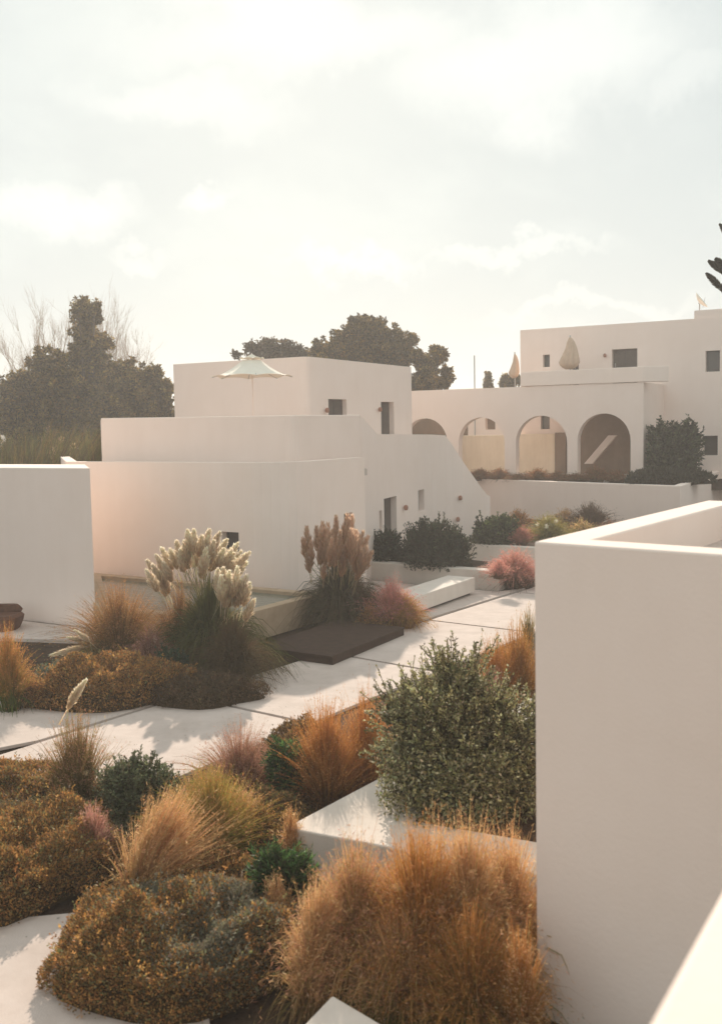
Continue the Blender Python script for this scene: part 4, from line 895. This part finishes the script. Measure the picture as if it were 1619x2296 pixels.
def bare_tree(px, by, ty, Y, label, nst=9, hw=70):
    b = DD(px, by, Y); b[2] = -.05; top = DD(px, ty, Y)[2]; hgt = top; r = hw / F * Y
    root = empty('bare_tree', tuple(b), label, 'tree'); mb = MB(); tr = MB()
    P0 = np.array([[0, 0, 0], [.1, 0, hgt * .25], [.05, 0, hgt * .42]])[None]
    for s in ((1., 0, 0), (0, 1., 0)): tr.ribbon(P0, np.array([[.6, .45, .35]]), np.array([s]), grad((.2, .14, .1), (.2, .14, .1), 1, 3))
    def br(p, q, w, lev):
        k = 6; t = np.linspace(0, 1, k)[:, None]; mid = p * (1 - t) + q * t; mid[:, :2] += (q - p)[:2] * .18 * np.sin(np.pi * t); mid += rng.normal(0, .012 * np.linalg.norm(q - p), (k, 3)) * np.sin(np.pi * t)
        for s in ((1., 0, 0), (0, 1., 0)): mb.ribbon(mid[None], np.linspace(w, w * .3, k)[None], np.array([s]), grad((.24, .16, .1), (.36, .26, .18), 1, k, .15))
        if lev == 0: return
        for j in range(7):
            i = rng.integers(1, k); d = q - p; L = np.linalg.norm(d) * rng.uniform(.3, .6); dv = unit(unit(d) + rng.normal(0, .38, 3) + np.array([0, 0, .35])); br(mid[i], mid[i] + dv * L, w * .42, lev - 1)
    for k in range(nst):
        a = 2 * math.pi * k / nst + rng.uniform(-.3, .3); q = rng.uniform(.15, .9); p = np.array([.05, 0, hgt * rng.uniform(.25, .42)]); br(p, np.array([math.cos(a) * r * q, math.sin(a) * r * q, hgt * rng.uniform(.56, .82) * (1 - .15 * q)]), .09, 3)
    tr.build('trunk', 'leaf', root); mb.build('branches', 'leaf', root)
def leafy_tree(px, Y, blobs, cols, label, n=30000, leaf=.35, name='tree', trunk=True, base_y=None, probs=None, hole=.0, inner=.22):
    """blobs: (px, py, radius_px) ellipses of the crown as seen, given real size at depth Y"""
    b = DD(px, 1000, Y); base = np.array([b[0], b[1], -.05]); root = empty(name, tuple(base), label, 'tree'); mb = MB()
    C = []; Rr = []
    for (bx, by_, br, *rest) in blobs:
        c = DD(bx, by_, Y + rng.uniform(-1.2, 1.2)); C.append(c - base); Rr.append(br / F * Y)
    C = np.array(C); Rr = np.array(Rr)
    # secondary clumps on each blob
    K = 26; cl = []; cr_ = []
    for c, r_ in zip(C, Rr):
        kk = max(6, int(K * (r_ / Rr.max()) ** 2)); d = unit(rng.normal(size=(kk, 3))); cl.append(c + d * r_ * rng.uniform(.35, .95, (kk, 1))); cr_.append(np.full(kk, r_) * rng.uniform(.14, .32, kk))
        k3 = kk * 2; d = unit(rng.normal(size=(k3, 3)) + np.array([0, 0, .5])); cl.append(c + d * r_ * rng.uniform(.9, 1.22, (k3, 1))); cr_.append(np.full(k3, r_) * rng.uniform(.05, .13, k3))
    cl = np.concatenate(cl); cr_ = np.concatenate(cr_)
    j = rng.choice(len(cl), n, p=cr_ ** 1.7 / (cr_ ** 1.7).sum()); d = unit(rng.normal(size=(n, 3)))
    pos = cl[j] + d * (cr_[j] * rng.uniform(.3, 1.05, n))[:, None]
    shade = 1 + .25 * rng.normal(size=len(cl))
    leafquads(mb, pos, d + rng.normal(0, .6, (n, 3)), leaf * rng.uniform(.5, 1.2, n), leaf * .5, np.clip(mixc(cols, n, probs) * np.clip(shade, .6, 1.5)[j][:, None], .004, .9))
    mi = int(n * inner); j = rng.choice(len(C), mi, p=Rr ** 2 / (Rr ** 2).sum()); d = unit(rng.normal(size=(mi, 3))); pos = C[j] + d * Rr[j][:, None] * rng.uniform(0, .72, (mi, 1)); leafquads(mb, pos, rng.normal(size=(mi, 3)), leaf * 1.5, leaf, mixc(cols, mi, probs) * .8)
    mb.build('crown', 'leaf', root)
    tr = MB(); zc = C[:, 2].min() if len(C) else 3
    cen = C[np.argmax(Rr)]
    for s in range(8):
        pass
    vs, fs = tube([(0, 0, 0), (cen[0] * .3, cen[1] * .3, cen[2] * .4), (cen[0] * .8, cen[1] * .8, cen[2] * .85), tuple(cen)], [.32, .26, .2, .1], 10)
    vs = [np.array(v) + base for v in vs]
    link('trunk', rawmesh('trunk', vs, fs), 'bark', root, smooth=True)
    for k in range(len(C)):
        vs, fs = tube([tuple(cen * .6 + base), tuple((cen * .6 + C[k]) / 2 + base + np.array([0, 0, -.3])), tuple(C[k] + base)], [.14, .09, .04], 6); link('limb', rawmesh('limb', vs, fs), 'bark', root, smooth=True)
    return root
TD = [(.17, .12, .035), (.23, .15, .045), (.09, .062, .022), (.32, .21, .06)]
leafy_tree(200, 62, [(190, 694, 24), (196, 715, 28), (190, 745, 32), (200, 770, 34), (215, 800, 34), (190, 805, 36), (180, 790, 22), (198, 840, 46), (160, 870, 40), (240, 860, 36), (200, 890, 48), (205, 940, 50), (232, 770, 22), (178, 700, 16), (212, 695, 18)], TD, 'tall dark columnar tree rising above the other trees at left', n=60000, leaf=.20, name='columnar_tree')
leafy_tree(95, 60, [(110, 830, 44), (80, 870, 48), (45, 880, 42), (140, 880, 50), (40, 925, 48), (100, 940, 58), (95, 812, 24), (130, 960, 60), (60, 985, 50), (30, 880, 26)], TD, 'broad dark tree at the left edge, left of the columnar tree', n=70000, leaf=.21)
leafy_tree(300, 60, [(285, 850, 40), (330, 880, 48), (260, 880, 44), (360, 900, 40), (300, 930, 60), (370, 940, 34), (262, 832, 20), (340, 845, 24), (370, 870, 18), (240, 960, 60), (330, 985, 55)], TD, 'broad dark tree between the columnar tree and the villa tower', n=70000, leaf=.21)
bare_tree(110, 960, 655, 68, 'bare leafless tree left of the columnar tree', 18, 80)
bare_tree(260, 960, 665, 68, 'bare leafless tree right of the columnar tree', 18, 75)
bare_tree(55, 980, 760, 66, 'thin bare tree at the far left', 6, 45)
TM = [(.20, .13, .035), (.13, .09, .026), (.30, .19, .055), (.08, .058, .02)]
leafy_tree(820, 62, [(820, 745, 36), (770, 770, 36), (860, 765, 42), (740, 790, 30), (900, 790, 38), (825, 790, 60), (715, 785, 22), (800, 730, 20), (845, 735, 22), (925, 760, 14), (880, 820, 50), (760, 820, 50)], TM, 'large rounded tree behind the villa tower', n=60000, leaf=.19)
leafy_tree(960, 60, [(985, 800, 18), (955, 815, 20), (1000, 835, 14), (960, 850, 24), (990, 862, 16), (935, 800, 14), (940, 870, 26), (1005, 850, 12), (975, 785, 10)], TM, 'airy pine with layered pads right of the villa tower', n=20000, leaf=.18, name='pine_tree', inner=.1)
leafy_tree(600, 64, [(590, 778, 18), (610, 785, 22), (640, 780, 18), (660, 790, 18), (560, 780, 14), (575, 800, 24), (530, 795, 12), (685, 800, 18), (640, 805, 26), (600, 765, 10)], [(.13, .095, .06), (.10, .07, .045), (.16, .12, .07)], 'thin feathery brown tree just behind the open parasol', n=7500, leaf=.2, inner=.1)
leafy_tree(1094, 75, [(1094, 845, 5), (1094, 855, 8), (1093, 866, 9), (1094, 836, 3)], TM, 'tiny pointed tree left of the small closed parasol', n=1500, leaf=.2)
leafy_tree(1145, 72, [(1135, 850, 9), (1150, 845, 8), (1165, 852, 9), (1145, 860, 14), (1128, 862, 8)], TM, 'small dark tree behind the small closed parasol', n=2600, leaf=.22)
# norfolk pine at the right edge, mostly outside the frame
def norfolk():
    Y = 30.; b = DD(1705, 900, Y); base = np.array([b[0], b[1], -.05]); root = empty('norfolk_pine', tuple(base), 'norfolk pine whose feathery upswept branch tips poke in at the right edge', 'tree')
    zt = DD(1700, 300, Y)[2]
    vs, fs = tube([(base[0], base[1], -.05), (base[0], base[1], zt * .6), (base[0], base[1], zt)], [.22, .14, .03], 10); link('trunk', rawmesh('trunk', vs, fs), 'bark', root, smooth=True)
    mb = MB()
    def fr(tip, root_p, w):
        tip = tip - base; rp = root_p - base; n = 900; t = rng.uniform(0, 1, n)[:, None]; P = rp * (1 - t) + tip * t; u = unit(tip - rp); o = unit(np.cross(u, rng.normal(size=(n, 3))))
        pr = np.sin(np.pi * np.clip(t * .95, 0, 1)); leafquads(mb, P, u * .9 + o * .7, (w * pr[:, 0] + .02), .02, mixc([(.07, .06, .045), (.10, .08, .055), (.05, .05, .035)], n))
        mb.ribbon(np.array([rp, (rp + tip) / 2, tip])[None], np.array([[.05, .04, .01]]), np.array([[0, 1., 0]]), grad((.1, .08, .06), (.1, .08, .06), 1, 3))
    for (tx, ty_, bx, by_, w) in ((1583, 613, 1640, 670, .13), (1588, 585, 1640, 625, .12), (1604, 580, 1640, 618, .13), (1613, 503, 1660, 560, .12), (1600, 540 + 200, 1600, 541 + 200, 0)):
        if w: fr(DD(tx, ty_, Y), DD(bx, by_, Y), w * 1.3)
    for k in range(46):
        a = rng.uniform(0, 2 * math.pi); z = rng.uniform(.35, 1.) * zt; L = (1.05 - z / zt) * 3.2
        if math.cos(a) < .35: L = min(L, .45)
        rp = np.array([base[0], base[1], z]); fr(rp + np.array([math.cos(a) * L, math.sin(a) * L, .5 * L]), rp, .14)
    mb.build('branches', 'leaf', root)
norfolk()
# reeds and rough grass behind the left block
def rough(label, xs, ys, Y0, cols, n, hh, plumes=0, name='reed_bed', stuff=True):
    mb = MB(); px = rng.uniform(xs[0], xs[1], n); Y = rng.uniform(Y0[0], Y0[1], n); base = np.array([DD(x, 1000, y) for x, y in zip(px, Y)]); base[:, 2] = -.05
    h = hh * rng.uniform(.5, 1., n) * (.86 + .12 * np.sin(base[:, 0] * 1.9) + .08 * np.sin(base[:, 0] * 4.7 + base[:, 1])); k = 5; t = np.linspace(0, 1, k)[None, :, None]; d = np.stack([rng.normal(.15, .25, n), rng.normal(0, .2, n), np.ones(n)], 1)
    P = base[:, None] + d[:, None] * h[:, None, None] * t; P[..., 0] += (t[..., 0] ** 2) * .5 * h[:, None] * rng.uniform(-.3, .6, (n, 1))
    W = .06 * (1 - np.linspace(0, 1, k) * .8)[None] * np.ones((n, 1)); C = mixc(cols, n)[:, None] * np.linspace(.7, 1.2, k)[None, :, None]
    mb.ribbon(P, W, sideof(P), C)
    if plumes: spike(mb, P[rng.integers(0, n, plumes)] * 1.0 + np.array([0, 0, .3]), .8, .10, 60, .16, .03, lambda m: jit((.42, .28, .17), m))
    o = mb.build(name, 'grass', None, (0, 0, 0)); tag(o, label, 'reeds', None, 'stuff'); return o
rough('mass of green and brown reeds behind the white left block', (-60, 245), (960, 1050), (38, 52), [(.085, .08, .022), (.06, .055, .018), (.13, .085, .03), (.045, .032, .014)], 16000, 4.9, 40)

# ------------------------------------------------------------------ camera, light, sky
cam = bpy.data.cameras.new('camera'); co = bpy.data.objects.new('camera', cam); COL.objects.link(co)
from mathutils import Matrix
mw = Matrix(((Rc[0], Uc[0], -Fw[0], 0), (Rc[1], Uc[1], -Fw[1], 0), (Rc[2], Uc[2], -Fw[2], H), (0, 0, 0, 1)))
co.matrix_world = mw
cam.sensor_fit = 'VERTICAL'; cam.sensor_height = 36; cam.lens = F / 2296 * 36; cam.clip_end = 3000; cam.clip_start = .05
cam.dof.use_dof = True; cam.dof.focus_distance = 26; cam.dof.aperture_fstop = 2.0
S.camera = co
SUN_EL = R(25.0); az = np.array([-.065, 1.0]); az /= np.linalg.norm(az)
sv = Vector((az[0] * math.cos(SUN_EL), az[1] * math.cos(SUN_EL), math.sin(SUN_EL)))
sl = bpy.data.lights.new('sun', 'SUN'); sl.energy = 4.1; sl.angle = R(.6); sl.color = (1, .88, .75)
so = bpy.data.objects.new('sun', sl); COL.objects.link(so); so.rotation_euler = sv.to_track_quat('Z', 'Y').to_euler(); so.location = (0, 40, 40)
wd = bpy.data.worlds.new('World'); S.world = wd; wd.use_nodes = True; nt = wd.node_tree; nt.nodes.clear()
out = nt.nodes.new('ShaderNodeOutputWorld'); bg = nt.nodes.new('ShaderNodeBackground'); sk = nt.nodes.new('ShaderNodeTexSky'); sk.sky_type = 'NISHITA'; sk.sun_disc = False
sk.sun_elevation = SUN_EL; sk.sun_rotation = math.atan2(az[0], az[1]); sk.dust_density = 3.; sk.air_density = 1.; sk.ozone_density = 1.
bg.inputs['Strength'].default_value = .10
tc = nt.nodes.new('ShaderNodeTexCoord'); mpn = nt.nodes.new('ShaderNodeMapping'); mpn.inputs['Scale'].default_value = (1.6, 1.6, 3.0); mpn.inputs['Location'].default_value = (.35, .2, .6)
nz = nt.nodes.new('ShaderNodeTexNoise'); nz.inputs['Scale'].default_value = 2.9; nz.inputs['Detail'].default_value = 10; nz.inputs['Roughness'].default_value = .56; nz.inputs['Distortion'].default_value = .25
nt.links.new(tc.outputs['Generated'], mpn.inputs['Vector']); nt.links.new(mpn.outputs['Vector'], nz.inputs['Vector'])
rp_ = nt.nodes.new('ShaderNodeValToRGB'); rp_.color_ramp.elements[0].position = .46; rp_.color_ramp.elements[1].position = .70; rp_.color_ramp.interpolation = 'EASE'
rp_.color_ramp.elements[0].color = (4.75, 5.3, 5.35, 1); rp_.color_ramp.elements[1].color = (5.3, 5.85, 5.8, 1)
nt.links.new(nz.outputs['Fac'], rp_.inputs['Fac'])
cloud_last = None
dn = nt.nodes.new('ShaderNodeTexNoise'); dn.inputs['Scale'].default_value = 9; dn.inputs['Detail'].default_value = 9; dn.inputs['Roughness'].default_value = .6
nt.links.new(tc.outputs['Generated'], dn.inputs['Vector'])
dv = nt.nodes.new('ShaderNodeVectorMath'); dv.operation = 'MULTIPLY_ADD'; dv.inputs[1].default_value = (.16, .16, .16); nt.links.new(dn.outputs['Color'], dv.inputs[0])
off = nt.nodes.new('ShaderNodeVectorMath'); off.operation = 'SUBTRACT'; off.inputs[1].default_value = (.08, .08, .08); nt.links.new(tc.outputs['Generated'], off.inputs[0]); nt.links.new(off.outputs[0], dv.inputs[2])
for (cx_, cy_, rx_, ry_, am) in ((90, 490, 210, 60, .9), (1230, 150, 330, 150, .9), (380, 220, 260, 60, .5), (500, 405, 75, 30, .7), (820, 590, 170, 26, .7), (1180, 575, 170, 24, .6), (750, 60, 520, 80, .6), (320, 590, 90, 24, .5), (1560, 200, 90, 60, .5), (1330, 690, 260, 22, .5), (2300, 300, 500, 120, .8), (-700, 250, 500, 130, .8)):
    d_ = ray(cx_, cy_); d_ = d_ / np.linalg.norm(d_)
    rgt = np.cross(d_, [0, 0, 1.]); rgt /= np.linalg.norm(rgt); up_ = np.cross(rgt, d_)
    sb_ = nt.nodes.new('ShaderNodeVectorMath'); sb_.operation = 'SUBTRACT'; sb_.inputs[1].default_value = tuple(d_); nt.links.new(dv.outputs[0], sb_.inputs[0])
    da = nt.nodes.new('ShaderNodeVectorMath'); da.operation = 'DOT_PRODUCT'; da.inputs[1].default_value = tuple(rgt * F / rx_); nt.links.new(sb_.outputs[0], da.inputs[0])
    db = nt.nodes.new('ShaderNodeVectorMath'); db.operation = 'DOT_PRODUCT'; db.inputs[1].default_value = tuple(up_ * F / ry_); nt.links.new(sb_.outputs[0], db.inputs[0])
    dc = nt.nodes.new('ShaderNodeVectorMath'); dc.operation = 'DOT_PRODUCT'; dc.inputs[1].default_value = tuple(d_ * 2.); nt.links.new(sb_.outputs[0], dc.inputs[0])
    cb = nt.nodes.new('ShaderNodeCombineXYZ'); nt.links.new(da.outputs['Value'], cb.inputs[0]); nt.links.new(db.outputs['Value'], cb.inputs[1]); nt.links.new(dc.outputs['Value'], cb.inputs[2])
    ln_ = nt.nodes.new('ShaderNodeVectorMath'); ln_.operation = 'LENGTH'; nt.links.new(cb.outputs[0], ln_.inputs[0])
    mp_ = nt.nodes.new('ShaderNodeMapRange'); mp_.interpolation_type = 'SMOOTHSTEP'; mp_.inputs[1].default_value = 1.25; mp_.inputs[2].default_value = .25; mp_.inputs[3].default_value = 0; mp_.inputs[4].default_value = am; nt.links.new(ln_.outputs['Value'], mp_.inputs[0])
    if cloud_last is None: cloud_last = mp_.outputs[0]
    else:
        mm = nt.nodes.new('ShaderNodeMath'); mm.operation = 'MAXIMUM'; nt.links.new(cloud_last, mm.inputs[0]); nt.links.new(mp_.outputs[0], mm.inputs[1]); cloud_last = mm.outputs[0]
cm_ = nt.nodes.new('ShaderNodeMix'); cm_.data_type = 'RGBA'; cm_.inputs[7].default_value = (6.45, 6.85, 6.7, 1); nt.links.new(cloud_last, cm_.inputs[0]); nt.links.new(rp_.outputs['Color'], cm_.inputs[6])
mxn = nt.nodes.new('ShaderNodeMix'); mxn.data_type = 'RGBA'; mxn.inputs[0].default_value = .97
nt.links.new(sk.outputs['Color'], mxn.inputs[6]); nt.links.new(cm_.outputs[2], mxn.inputs[7])
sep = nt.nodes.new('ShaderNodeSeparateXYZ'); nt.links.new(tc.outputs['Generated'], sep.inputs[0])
mr = nt.nodes.new('ShaderNodeMapRange'); mr.inputs[1].default_value = .35; mr.inputs[2].default_value = -.6; mr.inputs[3].default_value = 1.; mr.inputs[4].default_value = 1.2  # added fill: unseen sky behind the camera brightened to lift the shaded walls
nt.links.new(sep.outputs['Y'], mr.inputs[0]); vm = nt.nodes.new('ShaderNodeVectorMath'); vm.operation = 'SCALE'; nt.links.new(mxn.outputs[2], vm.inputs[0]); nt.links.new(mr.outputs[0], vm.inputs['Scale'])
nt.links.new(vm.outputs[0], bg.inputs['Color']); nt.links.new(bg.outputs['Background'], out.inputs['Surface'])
S.view_settings.view_transform = 'Standard'; S.view_settings.look = 'None'; S.view_settings.exposure = .42; S.view_settings.gamma = 1
hz = prism('haze', [(-710, -70), (710, -70), (710, 1410), (-710, 1410)], -3.0, 24.0, 'soil'); hz['kind'] = 'stuff'
hm, hnt, hout = newmat('haze_air'); hv_ = hnt.nodes.new('ShaderNodeVolumePrincipled'); hv_.inputs['Density'].default_value = .0017; hv_.inputs['Color'].default_value = (1, .97, .93, 1); hv_.inputs['Anisotropy'].default_value = .35
hnt.links.new(hv_.outputs[0], hout.inputs['Volume']); hz.data.materials.clear(); hz.data.materials.append(hm)
S.cycles.volume_bounces = 1
S.render.engine = 'CYCLES'; S.cycles.max_bounces = 8; S.cycles.diffuse_bounces = 4; S.cycles.transmission_bounces = 6; S.cycles.transparent_max_bounces = 8
